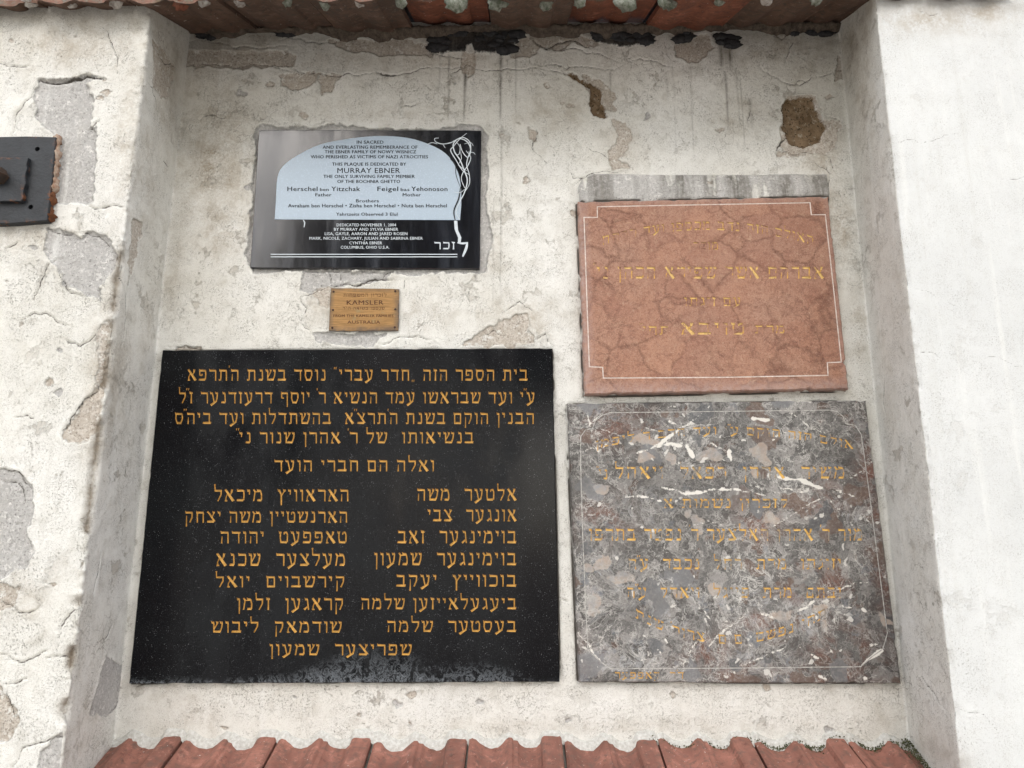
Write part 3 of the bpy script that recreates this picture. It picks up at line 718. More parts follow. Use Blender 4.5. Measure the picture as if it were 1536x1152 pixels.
G = {
 'א': (.78, st((.08, 1.0, .16), (.70, .02, .22))+st((.60, 1.0, .17), (.55, .72, .12), (.42, .48, .06))+st((.26, .66, .07), (.12, .3, .08), (.12, .06, .10))+st((.04, .05, .12), (.24, .05, .1))),
 'ב': (.74, top(.04, .58)+st((.56, .92, TN), (.55, .1, TN))+base(.0, .70)),
 'ג': (.50, head(.26)+st((.33, .9, TN), (.38, .3, TN), (.42, .02, .1))+st((.36, .3, .1), (.08, .04, .17))),
 'ד': (.72, top(.02, .66)+st((.56, .9, TN), (.56, 0, TN*.8))),
 'ה': (.74, top(.04, .62)+st((.61, .9, TN), (.61, 0, TN))+st((.16, .60, .06), (.13, 0, TN))),
 'ו': (.32, head(.15)+st((.21, .92, TN), (.21, 0, TN*.8))),
 'ז': (.36, [[(.02, 1.06), (.07, .81), (.33, .84), (.30, .99)]]+st((.2, .85, TN*.8), (.19, 0, TN*1.3))),
 'ח': (.76, top(.04, .64)+st((.63, .9, TN), (.63, 0, TN))+st((.15, .9, TN), (.15, 0, TN))),
 'ט': (.76, head(.12, .2)+st((.13, .9, TN), (.11, .5, TN), (.16, .08, TN))+base(.12, .62)+st((.64, .1, TN), (.66, .7, TN), (.6, .93, .1))+st((.62, .92, .16), (.42, .9, .13), (.40, .72, .05))),
 'י': (.32, head(.15)+st((.21, .92, TN), (.19, .56, TN*.7))),
 'כ': (.68, top(.04, .56)+st((.57, .92, TN), (.60, .5, TN), (.56, .1, TN))+base(.02, .56)),
 'ך': (.68, top(.04, .62)+st((.56, .9, TN), (.56, -.32, TN*.8))),
 'ל': (.66, [[(.04, .97), (.07, .81), (.58, .81), (.62, .97)]]+st((.09, .88, .09), (.07, 1.38, .07))+st((.02, 1.40, .10), (.13, 1.36, .12))+st((.56, .88, TN), (.54, .55, TN), (.30, .02, TN*.9))),
 'מ': (.80, st((.06, 1.0, .13), (.2, .78, .13))+top(.30, .58)+st((.2, .8, .10), (.62, .8, .04))+st((.18, .8, TN), (.06, .02, TN))+st((.60, .9, TN), (.68, .5, TN), (.66, .1, TN))+base(.32, .68)),
 'ם': (.74, top(.02, .62)+st((.61, .9, TN), (.61, .06, TN))+st((.13, .86, TN), (.13, .06, TN))+[[(.09, .0), (.65, .0), (.65, .18), (.09, .18)]]),
 'נ': (.50, head(.28)+st((.36, .9, TN), (.38, .1, TN))+base(.04, .40)),
 'ן': (.32, head(.15)+st((.21, .92, TN), (.20, -.32, TN*.8))),
 'ס': (.76, top(.02, .60)+st((.63, .9, TN), (.64, .45, TN), (.5, .08, TN))+st((.13, .86, TN), (.10, .45, TN), (.22, .08, TN))+[[(.18, .0), (.54, .0), (.56, .18), (.16, .18)]]),
 'ע': (.76, head(.56)+st((.63, .93, TN), (.58, .4, TN), (.50, .15, .12))+st((.56, .22, .14), (.06, -.17, .20))+head(.14)+st((.20, .9, TN), (.34, .12, TN*.9))),
 'פ': (.74, top(.06, .58)+st((.60, .92, TN), (.62, .5, TN), (.58, .1, TN))+base(.02, .58)+st((.12, .88, TN), (.12, .5, TN))+st((.10, .5, .13), (.32, .46, .10), (.31, .62, .05))),
 'ף': (.72, top(.06, .60)+st((.60, .92, TN), (.60, -.32, TN*.8))+st((.12, .88, TN), (.12, .5, TN))+st((.10, .5, .13), (.32, .46, .10))),
 'צ': (.74, st((.06, .98, .16), (.2, .85, .14), (.66, .1, .16))+head(.60, .18)+st((.62, .92, TN), (.44, .46, TN*.8))+base(.04, .62)),
 'ץ': (.66, head(.14, .18)+st((.14, .95, .12), (.30, .55, .12), (.30, -.32, TN))+head(.56, .18)+st((.58, .92, TN), (.32, .48, TN*.8))),
 'ק': (.74, top(.04, .62)+st((.61, .9, TN), (.60, .5, TN), (.42, .02, TN))+st((.16, .62, .06), (.14, -.34, TN))),
 'ר': (.66, top(.02, .56)+st((.57, .93, TN), (.57, 0, TN*.9))),
 'ש': (.86, head(.12)+st((.18, .9, TN), (.18, .1, TN))+head(.44, .16)+st((.48, .9, TN), (.22, .36, TN*.8))+head(.74)+st((.80, .9, TN), (.74, .4, TN), (.62, .08, .12))+base(.12, .68)),
 'ת': (.80, top(.06, .66)+st((.66, .9, TN), (.67, 0, TN))+st((.22, .84, TN), (.20, .14, TN))+st((.24, .1, .12), (.03, .06, .16))),
 '״': (.06, mark(-.14, 1.14)+mark(.02, 1.14)), '׳': (.05, mark(-.06, 1.14)), '„': (.3, mark(.02, -.12)+mark(.16, -.12)), '“': (.3, mark(.02, 1.0)+mark(.16, 1.0)),
 ' ': (.34, []),
}
GAP = .14
def layout(text):
    text = text[::-1]; x = 0; out = []
    for ch in text:
        w, s = G[ch]
        for p in s: out.append(type(p)([(x+a, b) for a, b in p]))
        x += w+(GAP if ch not in '״׳' else .02)
    return out, x-GAP
def heb(text, x0, x1, yt, yb, Y, arc=None, which=None):
    pol, W = layout(text); res = []
    for p in pol:
        if which is not None and isinstance(p, Thin) != which: continue
        q = []
        for a, b in p:
            px = x0+a/W*(x1-x0); py = yb-(b)*(yb-yt)
            if arc: py += arc(px)
            w = P(px, py, Y); q.append((w[0], w[2]))
        ar = sum(q[i][0]*q[(i+1) % len(q)][1]-q[(i+1) % len(q)][0]*q[i][1] for i in range(len(q)))
        res.append(q if ar > 0 else q[::-1])
    return res
def ribbon(pts, w, Y, closed=False):
    pw = [np.array(P(x, y, Y))[[0, 2]] for x, y in pts]
    if closed: pw.append(pw[0])
    res = []
    for a, b in zip(pw, pw[1:]):
        d = b-a; L = np.hypot(*d); n = np.array([-d[1], d[0]])/L*w/2; ex = d/L*w*.45
        q = [a-n-ex, b-n+ex, b+n+ex, a+n-ex]; res.append([tuple(v) for v in q])
    return res

# ------------------------------------------------------------------ a stone slab with its inscription really cut in
def slab(parent, name, corners, Yf, Yb, groups, mat, chip=.0006, cham=.0022, grid=.0, attrs=None, nseg=60, inset=.0006):
    """corners px tl,tr,br,bl; groups: list of (part name, polygons, material, depth)"""
    cw = [np.array(P(x, y, Yf))[[0, 2]] for x, y in corners]
    order = [cw[3], cw[2], cw[1], cw[0]]                      # bl, br, tr, tl : counter-clockwise
    cen = sum(order)/4; loop = []
    r = random.Random(len(name))
    for a, b in zip(order, order[1:]+order[:1]):
        d = b-a; L = np.hypot(*d); n = np.array([-d[1], d[0]])/L
        for i in range(nseg):
            f = i/nseg
            amp = chip*(1+(3 if r.random() < .05 else 0))
            loop.append(a+d*f+n*(abs(r.gauss(0, amp)) if i else .0012))
    n = len(loop)
    inner = []
    for i, p in enumerate(loop):
        t_ = loop[(i+1) % n]-loop[i-1]; t_ = t_/np.hypot(*t_); inner.append(p+np.array([-t_[1], t_[0]])*cham*(.8+r.random()*.4))
    pts = [Vector(p) for p in inner]; F_ = [list(range(n))]; owner = [None]
    for gi, gset in enumerate(groups):
        for poly in gset[1]:
            k = len(pts); pts += [Vector(p) for p in poly]; F_.append(list(range(k, k+len(poly)))); owner.append(gi)
    if grid:
        x0 = min(p[0] for p in inner); x1 = max(p[0] for p in inner); z0 = min(p[1] for p in inner); z1 = max(p[1] for p in inner)
        for X in np.arange(x0+grid, x1, grid):
            for Z in np.arange(z0+grid, z1, grid): pts.append(Vector((X+r.uniform(-.2, .2)*grid, Z+r.uniform(-.2, .2)*grid)))
    V, E, T, ov, oe, of = delaunay_2d_cdt(pts, [], F_, 1, 1e-6)
    co = np.array([(v[0], v[1]) for v in V])
    own = []
    for t_, f in zip(T, of):
        gs = [owner[i] for i in f if i != 0]
        own.append((0 in f) and (gs[0] if gs else -1) if 0 in f else -2)
    # stone
    verts = [(c[0], Yf, c[1]) for c in co]; faces = [tuple(t_) for t_, w in zip(T, own) if w == -1]
    faces = [f if (co[f[1]][0]-co[f[0]][0])*(co[f[2]][1]-co[f[0]][1])-(co[f[1]][1]-co[f[0]][1])*(co[f[2]][0]-co[f[0]][0]) > 0 else f[::-1] for f in faces]
    k = len(verts)
    verts += [(p[0], Yf, p[1]) for p in inner]; verts += [(p[0], Yf+cham, p[1]) for p in loop]; verts += [(p[0], Yb, p[1]) for p in loop]
    for i in range(n):
        j = (i+1) % n
        faces += [(k+i, k+n+i, k+n+j, k+j), (k+n+i, k+2*n+i, k+2*n+j, k+n+j)]
    o = mesh_obj(name, verts, faces, mat, parent)
    if attrs:
        X = np.array([v[0] for v in verts]); Z = np.array([v[2] for v in verts])
        for an, fn in attrs.items():
            at = o.data.attributes.new(an, 'FLOAT', 'POINT'); at.data.foreach_set('value', fn(X, Z).astype(np.float32))
    # grooves
    for gi, (gname, _, gm, depth) in enumerate(groups):
        tris = [t_ for t_, w in zip(T, own) if w == gi]
        if not tris: continue
        tris = [t_ if (co[t_[1]][0]-co[t_[0]][0])*(co[t_[2]][1]-co[t_[0]][1])-(co[t_[1]][1]-co[t_[0]][1])*(co[t_[2]][0]-co[t_[0]][0]) > 0 else t_[::-1] for t_ in tris]
        ed = {}
        for t_ in tris:
            for a, b in ((t_[0], t_[1]), (t_[1], t_[2]), (t_[2], t_[0])): ed[(a, b)] = 1
        bd = [(a, b) for (a, b) in ed if (b, a) not in ed]
        nr = {}
        for a, b in bd:
            d = co[b]-co[a]; L = np.hypot(*d) or 1; m_ = np.array([-d[1], d[0]])/L
            for v_ in (a, b): nr[v_] = nr.get(v_, 0)+m_
        used = sorted({i for t_ in tris for i in t_}); lo = {}; hi = {}; vv = []
        for i in used:
            p = co[i]
            if i in nr:
                m_ = nr[i]; L = np.hypot(*m_) or 1; q_ = p+m_/L*inset
            else: q_ = p
            lo[i] = len(vv); vv.append((q_[0], Yf+depth, q_[1]))
        for i in nr: hi[i] = len(vv); vv.append((co[i][0], Yf, co[i][1]))
        ff = [tuple(lo[i] for i in t_) for t_ in tris]+[(hi[a], hi[b], lo[b], lo[a]) for a, b in bd]
        mesh_obj(gname, vv, ff, gm, parent)
    return o

def root_at(name, px, py, Y, label, cat, group=None):
    p = P(px, py, Y); o = empty(name, (p[0], Y, p[2])); tag(o, label, cat, group); return o

# --- big black granite tablet
YB = -.014
black = root_at('granite_plaque', 516, 1022, YB, 'large black granite plaque with gold Hebrew names, at the lower left of the niche', 'plaque', 'memorial plaques in the niche')
rows = [
 ('בית הספר הזה „חדר עברי“ נוסד בשנת ה׳תרפא', 281, 792, 554, 571), ('ע״י ועד שבראשו עמד הנשיא ר׳ יוסף דרעזדנער ז״ל', 268, 803, 588, 605),
 ('הבנין הוקם בשנת ה׳תרצ״א  בהשתדלות ועד ביה״ס', 262, 802, 619, 636), ('בנשיאותו  של ר׳ אהרן שנור ני״', 357, 711, 648, 665),
 ('ואלה הם חברי הועד', 411, 652, 690, 707),
 ('אלטער  משה', 625, 775, 733, 751), ('אונגער  צבי', 641, 775, 764, 782), ('בוימינגער  זאב', 596, 775, 796, 815), ('בוימינגער  שמעון', 561, 775, 829, 848),
 ('בוכווייץ  יעקב', 594, 775, 862, 880), ('ביעגעלאייזען שלמה', 541, 775, 897, 914), ('בעסטער  שלמה', 580, 775, 931, 948),
 ('האראוויץ  מיכאל', 321, 524, 734, 752), ('הארנשטיין משה יצחק', 277, 522, 767, 784), ('טאפפעט  יהודה', 330, 521, 797, 815), ('מעלצער  שכנא', 324, 519, 830, 849),
 ('קירשבוים  יואל', 323, 518, 864, 881), ('קראגען  זלמן', 355, 516, 897, 915), ('שודמאק  ליבוש', 317, 513, 932, 949), ('שפריצער  שמעון', 404, 618, 966, 983)]
def lime(X, Z):
    p = P(0, 1024, YB)[2]; h = .075*(.25+1.1*fbm(X, X*0, .16, 3, 8))*(.12+.88*sstep(-.66, -.30, X))*(1-.8*sstep(-.05, .06, X))
    return np.clip(1-(Z-p)/np.maximum(h, .01), 0, 1)
def greying(X, Z): return np.clip(sstep(-.80, -.72, X)*(1-sstep(-.03, .06, X))*(.3+fbm(X, Z, .25, 3, 9))*(1-.4*sstep(1.98, 2.06, Z)), 0, 1)
slab(black, 'stone_slab', [(243, 525), (829, 522), (840, 1023), (193, 1026)], YB, .01,
     [('inscription_line', heb(*r, YB), M_gold, .0024) for r in rows], M_granite, .0004, .002, .008, {'lime': lime, 'greying': greying}, inset=.0011)
# a fixing scrap of plaster smeared on its left edge
# --- red marble
YR = -.022
red = root_at('marble_plaque', 1070, 588, YR, 'red marble plaque with faded gold Hebrew letters, upper right in the niche', 'plaque', 'memorial plaques in the niche')
arc_r = lambda x: 23*((x-1062)/160)**2
gr = [('האולם הזה נדב מכספו ועד הרה״ח', 903, 1221, 332, 345, YR, arc_r), ('מוכר', 1040, 1078, 363, 375, YR), ('אברהם אשר שפירא הכהן ני״', 893, 1236, 400, 418, YR),
      ('עם זוגתו', 1026, 1112, 446, 459, YR), ('מרת', 1132, 1178, 488, 500, YR), ('טויבא', 1021, 1118, 484, 502, YR), ('תחי״', 962, 1004, 489, 502, YR)]
bord = [(896, 310), (1215, 304), (1217, 322), (1238, 322), (1250, 430), (1262, 543), (1241, 544), (1242, 563), (1080, 566), (905, 567), (904, 551), (884, 550), (880, 440), (876, 326), (896, 326)]
def rimf(pts, w):
    cw = [np.array(P(x, y, 0))[[0, 2]] for x, y in pts]
    def f(X, Z): return 1-np.clip(poly_sdf(X, Z, [tuple(c) for c in cw])/w, 0, 1)
    return f
cr = [(866, 302), (1243, 294), (1274, 584), (877, 592)]
slab(red, 'stone_slab', cr, YR, .01, [('inscription_line', heb(*r, which=False), M_goldr, .0014) for r in gr]+[('worn_strokes', heb(*r, which=True), M_goldr2, .0010) for r in gr]+[('border_line', ribbon(bord, .0026, YR, True), M_white, .0005)],
     M_red, .0012, .003, .008, {'rim': rimf(cr, .03)}, inset=.0004)
# --- grey breccia marble
YG = -.016
grey_p = root_at('marble_plaque', 1110, 1022, YG, 'mottled grey and brown veined marble plaque below the red one', 'plaque', 'memorial plaques in the niche')
arc_g = lambda x: 22*((x-1085)/195)**2
arc_s = lambda x: -44*((x-1095)/150)**2
gg = [('אולם הזה הוקם ע״י ועד הרב ר׳ ליפמן', 893, 1280, 640, 652, YG, arc_g), ('משיר  אהרן  רפאל  ויאהל', 922, 1268, 700, 718, YG), ('ני״', 897, 912, 704, 719, YG),
      ('לזכרון נשמות א', 995, 1182, 748, 762, YG), ('מור ר׳ אהרן האלצער ר׳ נפטר בתרפו', 883, 1295, 793, 811, YG), ('וזוגתו  מרת  רחל  נכבד  ע״ה', 942, 1262, 838, 854, YG),
      ('ובתם  מרת  פייגל  ויאהל  ע״ה', 940, 1262, 881, 897, YG), ('תהי נפשם  ם ם  צרור׳ שנת', 953, 1240, 952, 966, YG, arc_s), ('ד״ר  קאפפער', 922, 1026, 1008, 1018, YG)]
gb = [(915, 619), (903, 623), (893, 631), (889, 642), (878, 645), (871, 655), (871, 700), (874, 800), (879, 920), (882, 975), (900, 992), (916, 1003), (1100, 1002), (1291, 1000),
      (1308, 985), (1324, 974), (1331, 950), (1322, 880), (1304, 740), (1292, 652), (1283, 638), (1268, 635), (1265, 625), (1256, 617), (1244, 615), (1080, 617)]
white_v = [((878, 615), (887, 645), 1.2), ((887, 645), (896, 678), 1.6), ((896, 678), (913, 662), 1.4), ((852, 686), (908, 666), 1), ((955, 680), (985, 668), 2.2), ((985, 668), (1033, 636), 3.6), ((1033, 636), (1066, 606), 1.2),
 ((984, 672), (1004, 664), 4), ((1004, 664), (1022, 668), 5), ((1031, 668), (1038, 684), 5.5), ((1094, 676), (1096, 690), 6), ((1045, 648), (1094, 682), 1.2), ((900, 643), (928, 653), 1.6), ((965, 640), (990, 648), 1.4),
 ((937, 745), (960, 744), 1.2), ((958, 743), (990, 751), 3), ((992, 731), (1030, 741), 1.8), ((1028, 741), (1072, 733), 3.6), ((1078, 733), (1110, 734), 4), ((1110, 735), (1150, 741), 1.6), ((1168, 714), (1200, 721), 4.5),
 ((1200, 721), (1234, 732), 6), ((1126, 627), (1152, 629), 5), ((1158, 661), (1166, 652), 2.6), ((1166, 650), (1180, 648), 1.8), ((1187, 618), (1216, 642), 1.4), ((1216, 642), (1240, 652), 1.2), ((1252, 735), (1308, 693), 1.1),
 ((1160, 788), (1252, 736), 1.1), ((1135, 728), (1170, 741), 1.4), ((1178, 733), (1208, 741), 1.8), ((1255, 735), (1280, 745), 2.2), ((1246, 752), (1247, 753), 3.2), ((1257, 762), (1258, 762), 2.6), ((1040, 787), (1065, 780), 1.1),
 ((1060, 780), (1080, 788), 1.4), ((1300, 990), (1322, 977), 5.5), ((1290, 1000), (1303, 988), 2.4), ((1305, 968), (1316, 965), 2.4), ((1198, 916), (1220, 902), 4), ((1220, 902), (1226, 925), 3), ((1140, 918), (1160, 926), 2.4),
 ((1262, 908), (1280, 912), 2), ((1296, 912), (1298, 918), 5), ((1246, 974), (1248, 978), 4.6), ((1197, 970), (1199, 971), 3), ((1218, 984), (1226, 988), 2.8), ((1086, 948), (1064, 968), 1.2), ((1060, 962), (1100, 938), 1.2),
 ((1047, 905), (1066, 927), 1.6), ((998, 958), (1002, 966), 3.5), ((985, 973), (990, 979), 2.5), ((1100, 1008), (1102, 1010), 3.4), ((1230, 1015), (1236, 1018), 4.5), ((1296, 1016), (1302, 1018), 3.4), ((884, 638), (900, 622), .9),
 ((960, 990), (995, 985), 1.4), ((972, 996), (990, 1000), 1.6), ((1020, 1000), (1055, 950), 1.2), ((1007, 608), (1013, 609), 3), ((1095, 940), (1120, 915), 1.4), ((1230, 890), (1300, 872), 1.2), ((860, 940), (905, 995), 1.2),
 ((1180, 970), (1110, 1000), 1.0), ((1170, 600), (1185, 618), 1.4), ((1015, 637), (1003, 632), 3.2)]
clasts = [(965, 660, 24, 9), (1062, 683, 22, 12), (1143, 680, 16, 16), (1048, 790, 10, 14), (1035, 772, 8, 6), (900, 733, 16, 8), (890, 905, 8, 14), (1170, 925, 18, 7), (1012, 892, 10, 8), (1236, 915, 12, 9), (1232, 935, 10, 6),
          (1332, 932, 10, 9), (905, 842, 14, 10), (880, 850, 12, 9), (935, 868, 18, 8), (1190, 650, 16, 8), (1008, 688, 8, 9), (970, 688, 12, 7), (1125, 707, 5, 10), (1158, 780, 14, 12), (1075, 885, 8, 6)]
def wpt(x, y): p = P(x, y, YG); return (p[0], p[2])
def veinf(X, Z):
    b = np.full(X.shape, -.05); wx = (fbm(X, Z, .02, 3, 50)-.5)*.010; wz = (fbm(X, Z, .02, 3, 51)-.5)*.010
    for p, q_, w in white_v:
        d, t = seg_dist(X+wx, Z+wz, wpt(*p), wpt(*q_)); b = np.maximum(b, w*.00085*(.35+1.1*vnoise(t*5, t*0+w*9, 4))-d)
    return b
def clastf(X, Z):
    b = np.full(X.shape, -.05); wx = (fbm(X, Z, .03, 3, 52)-.5)*.02; wz = (fbm(X, Z, .03, 3, 53)-.5)*.02
    for cx, cy, rx, ry in clasts:
        c = wpt(cx, cy); k = np.hypot((X+2*wx-c[0])/(rx*.0015), (Z+2*wz-c[1])/(ry*.0015)); b = np.maximum(b, (1-k)*min(rx, ry)*.0015)
    return np.clip(b, -.05, .05)
def redf(X, Z):
    b = np.zeros(X.shape)
    for cx, cy, rx, ry in [(868, 1010, 22, 40), (1270, 985, 60, 45), (1140, 935, 40, 14), (1330, 860, 26, 110), (1240, 1012, 80, 14), (1100, 1010, 30, 14), (1060, 980, 40, 26), (905, 780, 40, 30), (1240, 750, 30, 30), (1140, 790, 34, 20), (930, 640, 60, 30), (1310, 700, 30, 60), (1240, 870, 50, 20), (1215, 895, 40, 10)]:
        c = wpt(cx, cy); b = np.maximum(b, np.exp(-(((X-c[0])/(rx*.0016))**2+((Z-c[1])/(ry*.0016))**2)))
    return b
def splashf(X, Z):
    b = np.zeros(X.shape)
    for cx, cy, rx, ry in [(1000, 665, 60, 34), (1080, 680, 50, 30), (960, 775, 40, 40), (900, 860, 46, 60), (1150, 915, 110, 34), (1120, 980, 60, 30), (930, 990, 60, 30), (1010, 905, 60, 40), (1215, 925, 50, 30), (1270, 770, 40, 30), (990, 745, 60, 20)]:
        c = wpt(cx, cy); b = np.maximum(b, np.exp(-(((X-c[0])/(rx*.0016))**2+((Z-c[1])/(ry*.0016))**2)))
    return b
slab(grey_p, 'stone_slab', [(850, 605), (1299, 600), (1353, 1026), (868, 1024)], YG, .01,
     [('inscription_line', heb(*r, which=False), M_goldg, .0016) for r in gg]+[('worn_strokes', heb(*r, which=True), M_goldg2, .0010) for r in gg]+[('border_line', ribbon(gb, .0022, YG, True), M_whiteg, .0006)],
     M_grey, .001, .0028, .0042, {'vein': veinf, 'clast': clastf, 'red': redf, 'splash': splashf}, inset=.0004)

# ------------------------------------------------------------------ lettering in the built-in font
def latin(parent, text, x0, x1, yt, yb, Y, mat, bold=.012, name='inscription_line'):
    c = bpy.data.curves.new('tmp', 'FONT'); c.body = text; c.size = 1; c.offset = 0; c.resolution_u = 2; c.space_character = 1.06
    o = bpy.data.objects.new('tmp', c); scene.collection.objects.link(o)
    dg = bpy.context.evaluated_depsgraph_get(); me = bpy.data.meshes.new_from_object(o.evaluated_get(dg))
    vs = [v.co.copy() for v in me.vertices]; fs = [tuple(p.vertices) for p in me.polygons]
    bpy.data.objects.remove(o); bpy.data.curves.remove(c); bpy.data.meshes.remove(me)
    a = min(v.x for v in vs); b = max(v.x for v in vs)
    cap = .73                                               # cap height of the font at size 1
    out = []
    for v in vs:
        w = P(x0+(v.x-a)/(b-a)*(x1-x0), yb-v.y/cap*(yb-yt), Y); out.append((w[0], Y, w[2]))
    nrm = [f if (out[f[1]][0]-out[f[0]][0])*(out[f[2]][2]-out[f[0]][2])-(out[f[1]][2]-out[f[0]][2])*(out[f[2]][0]-out[f[0]][0]) > 0 else f[::-1] for f in fs]
    dx = bold*.0035/.01*.4; n0 = len(out); out += [(p[0]+dx*.35, p[1]-.00006, p[2]) for p in out]; nrm += [tuple(i+n0 for i in f) for f in nrm]
    return mesh_obj(name, out, nrm, mat, parent)

# --- polished black plaque with the silver arch
YE = -.006
eb = root_at('stone_plaque', 548, 402, YE, 'glossy black plaque with a silver arched panel and white vine, upper left in the niche', 'plaque', 'memorial plaques in the niche')
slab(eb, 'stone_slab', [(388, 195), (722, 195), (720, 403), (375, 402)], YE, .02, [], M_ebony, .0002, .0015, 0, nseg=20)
def flat(name, polys, Y, mat, parent, th=.0004):
    vs = []; fs = []
    for k_, poly in enumerate(polys):
        if isinstance(poly[0][0], (int, float)) and len(poly[0]) == 2: pass
        k = len(vs); n = len(poly)
        for x, z in poly: vs.append((x, Y, z))
        for x, z in poly: vs.append((x, Y+th, z))
        ar = sum(poly[i][0]*poly[(i+1) % n][1]-poly[(i+1) % n][0]*poly[i][1] for i in range(n))
        idx = list(range(k, k+n))
        if ar < 0: idx = idx[::-1]
        fs.append(tuple(idx))
        for i in range(n): a, b = idx[i], idx[(i+1) % n]; fs.append((b, a, a+n, b+n))
    return mesh_obj(name, vs, fs, mat, parent)
def smooth_curve(pts, n=6):
    p = [np.array(q, float) for q in pts]; p = [2*p[0]-p[1]]+p+[2*p[-1]-p[-2]]; out = []
    for i in range(1, len(p)-2):
        for k in range(n):
            t = k/n; out.append(tuple(.5*((2*p[i])+(-p[i-1]+p[i+1])*t+(2*p[i-1]-5*p[i]+4*p[i+1]-p[i+2])*t*t+(-p[i-1]+3*p[i]-3*p[i+1]+p[i+2])*t**3)))
    out.append(tuple(p[-2])); return out
YP = YE-.0008
arch = [(412, 329)]+smooth_curve([(414, 300), (416, 268), (424, 250), (445, 234), (480, 217), (525, 208), (570, 204), (612, 207), (645, 217), (668, 230), (682, 248), (690, 270), (692, 300), (690, 330)], 4)
flat('arched_panel', [[(P(x, y, YP)[0], P(x, y, YP)[2]) for x, y in arch]], YP, M_panel, eb)
YT = YP-.0006
for tx_, a, b, c, d, bo in [('IN SACRED', 535, 575, 210.5, 215.5, .015), ('AND EVERLASTING REMEMBERANCE OF', 484, 626, 218, 223, .015), ('THE EBNER FAMILY OF NOWY WISNICZ', 487, 624, 225, 230, .015),
    ('WHO PERISHED AS VICTIMS OF NAZI ATROCITIES', 466, 642, 232.5, 237.5, .015), ('THIS PLAQUE IS DEDICATED BY', 498, 609, 243.5, 248.5, .015), ('MURRAY EBNER', 506, 600, 251.5, 259.5, .010),
    ('THE ONLY SURVIVING FAMILY MEMBER', 485, 622, 262, 267, .015), ('OF THE BOCHNIA GHETTO', 506, 600, 269.5, 274.5, .015), ('Herschel', 431, 476, 279.5, 286.5, .016), ('ben', 480, 493, 281.5, 286.5, .012),
    ('Yitzchak', 497, 540, 279.5, 286.5, .016), ('Feigel', 566, 597, 279.5, 286.5, .016), ('bas', 601, 614, 281.5, 286.5, .012), ('Yehonoson', 617, 671, 279.5, 286.5, .016), ('Father', 473, 497, 289.5, 294.5, .015),
    ('Mother', 604, 631, 289.5, 294.5, .015), ('Brothers', 534, 568, 298.5, 303.5, .015), ('Avraham ben Herschel • Zisha ben Herschel • Nuta ben Herschel', 432, 670, 305.5, 311, .016),
    ('Yahrtzeits Observed 3 Elul', 504, 596, 318.5, 323.5, .016)]:
    latin(eb, tx_, a, b, c, d, YT, M_ink, bo-.006)
YT2 = YE-.0006
for tx_, a, b, c, d in [('DEDICATED NOVEMBER 1, 2004', 505, 594, 335, 339.5), ('BY MURRAY AND SYLVIA EBNER', 501, 597, 341.5, 346), ('LISA, GAYLE, AARON AND JARED ROSEN', 487, 611, 348, 352.7),
    ('MARK, NICOLE, ZACHARY, JULIAN AND SABRINA EBNER', 464, 634, 355, 359.5), ('CYNTHIA EBNER', 524, 573, 362, 366.5), ('COLUMBUS, OHIO U.S.A.', 511, 584, 368.5, 373)]:
    latin(eb, tx_, a, b, c, d, YT2, M_paint, .006)
def strokes(name, lines, Y, mat, parent):
    polys = []; lay = 0
    vs = []; fs = []
    for pts, w in lines:
        pw = [np.array(P(x, y, Y))[[0, 2]] for x, y in smooth_curve(pts, 5)]; n = len(pw); k = len(vs); yy = Y-lay*.00004; lay += 1
        for i, p in enumerate(pw):
            t_ = pw[min(i+1, n-1)]-pw[max(i-1, 0)]; t_ = t_/(np.hypot(*t_)+1e-9); f = i/(n-1)
            ww = w*.0013*(.35+.65*math.sin(pi*min(max(f, .02), .98))**.5)/2
            a_ = np.array([-t_[1], t_[0]])*ww; vs += [(p[0]-a_[0], yy, p[1]-a_[1]), (p[0]+a_[0], yy, p[1]+a_[1])]
        for i in range(n-1): a = k+2*i; fs.append((a, a+2, a+3, a+1))
    return mesh_obj(name, vs, fs, mat, parent)
YV = YP-.0009
vine = [([(690, 330), (684, 318), (690, 302), (697, 288), (701, 270), (696, 255), (690, 240), (682, 228), (680, 216), (688, 208), (700, 212), (706, 224), (702, 236), (694, 228), (690, 216)], 2.4),
        ([(697, 288), (704, 276), (704, 262), (700, 248), (702, 236), (706, 224), (704, 212), (694, 206), (684, 210), (676, 214), (664, 216), (654, 213), (652, 208), (658, 207)], 2.0),
        ([(697, 282), (692, 268), (696, 256), (702, 248), (706, 236), (699, 226)], 1.8), ([(700, 200), (690, 208), (680, 220), (676, 226), (684, 240), (694, 256), (704, 262)], 1.8),
        ([(664, 216), (668, 222)], 1.3), ([(640, 217), (648, 214), (656, 216)], 1.4), ([(683, 211), (690, 221), (688, 232), (682, 230)], 1.4), ([(696, 216), (706, 214), (710, 219)], 1.2),
        ([(702, 228), (710, 229), (713, 232)], 1.2), ([(688, 246), (692, 238), (691, 228)], 1.3), ([(680, 288), (690, 289), (697, 284)], 1.2), ([(686, 244), (690, 250), (700, 256)], 1.6)]
strokes('vine_ornament', vine, YV, M_paint, eb)
strokes('vine_black_line', [([(683, 332), (681, 316), (688, 298), (691, 280)], 3.0), ([(690, 280), (684, 262), (683, 248), (675, 238)], 1.6)], YV+.0003, M_ink, eb)  # black strokes of the vine design, drawn over the panel
flat('flame_stroke', [[(P(x, y, YV)[0], P(x, y, YV)[2]) for x, y in [(681, 331), (686, 331), (687, 345), (692, 356), (691, 364), (687, 364), (687, 356), (682, 344)]]], YV, M_paint, eb)
strokes('flame_stroke', [([(455, 330), (457, 334), (456, 341)], 2.2)], YV, M_paint, eb)
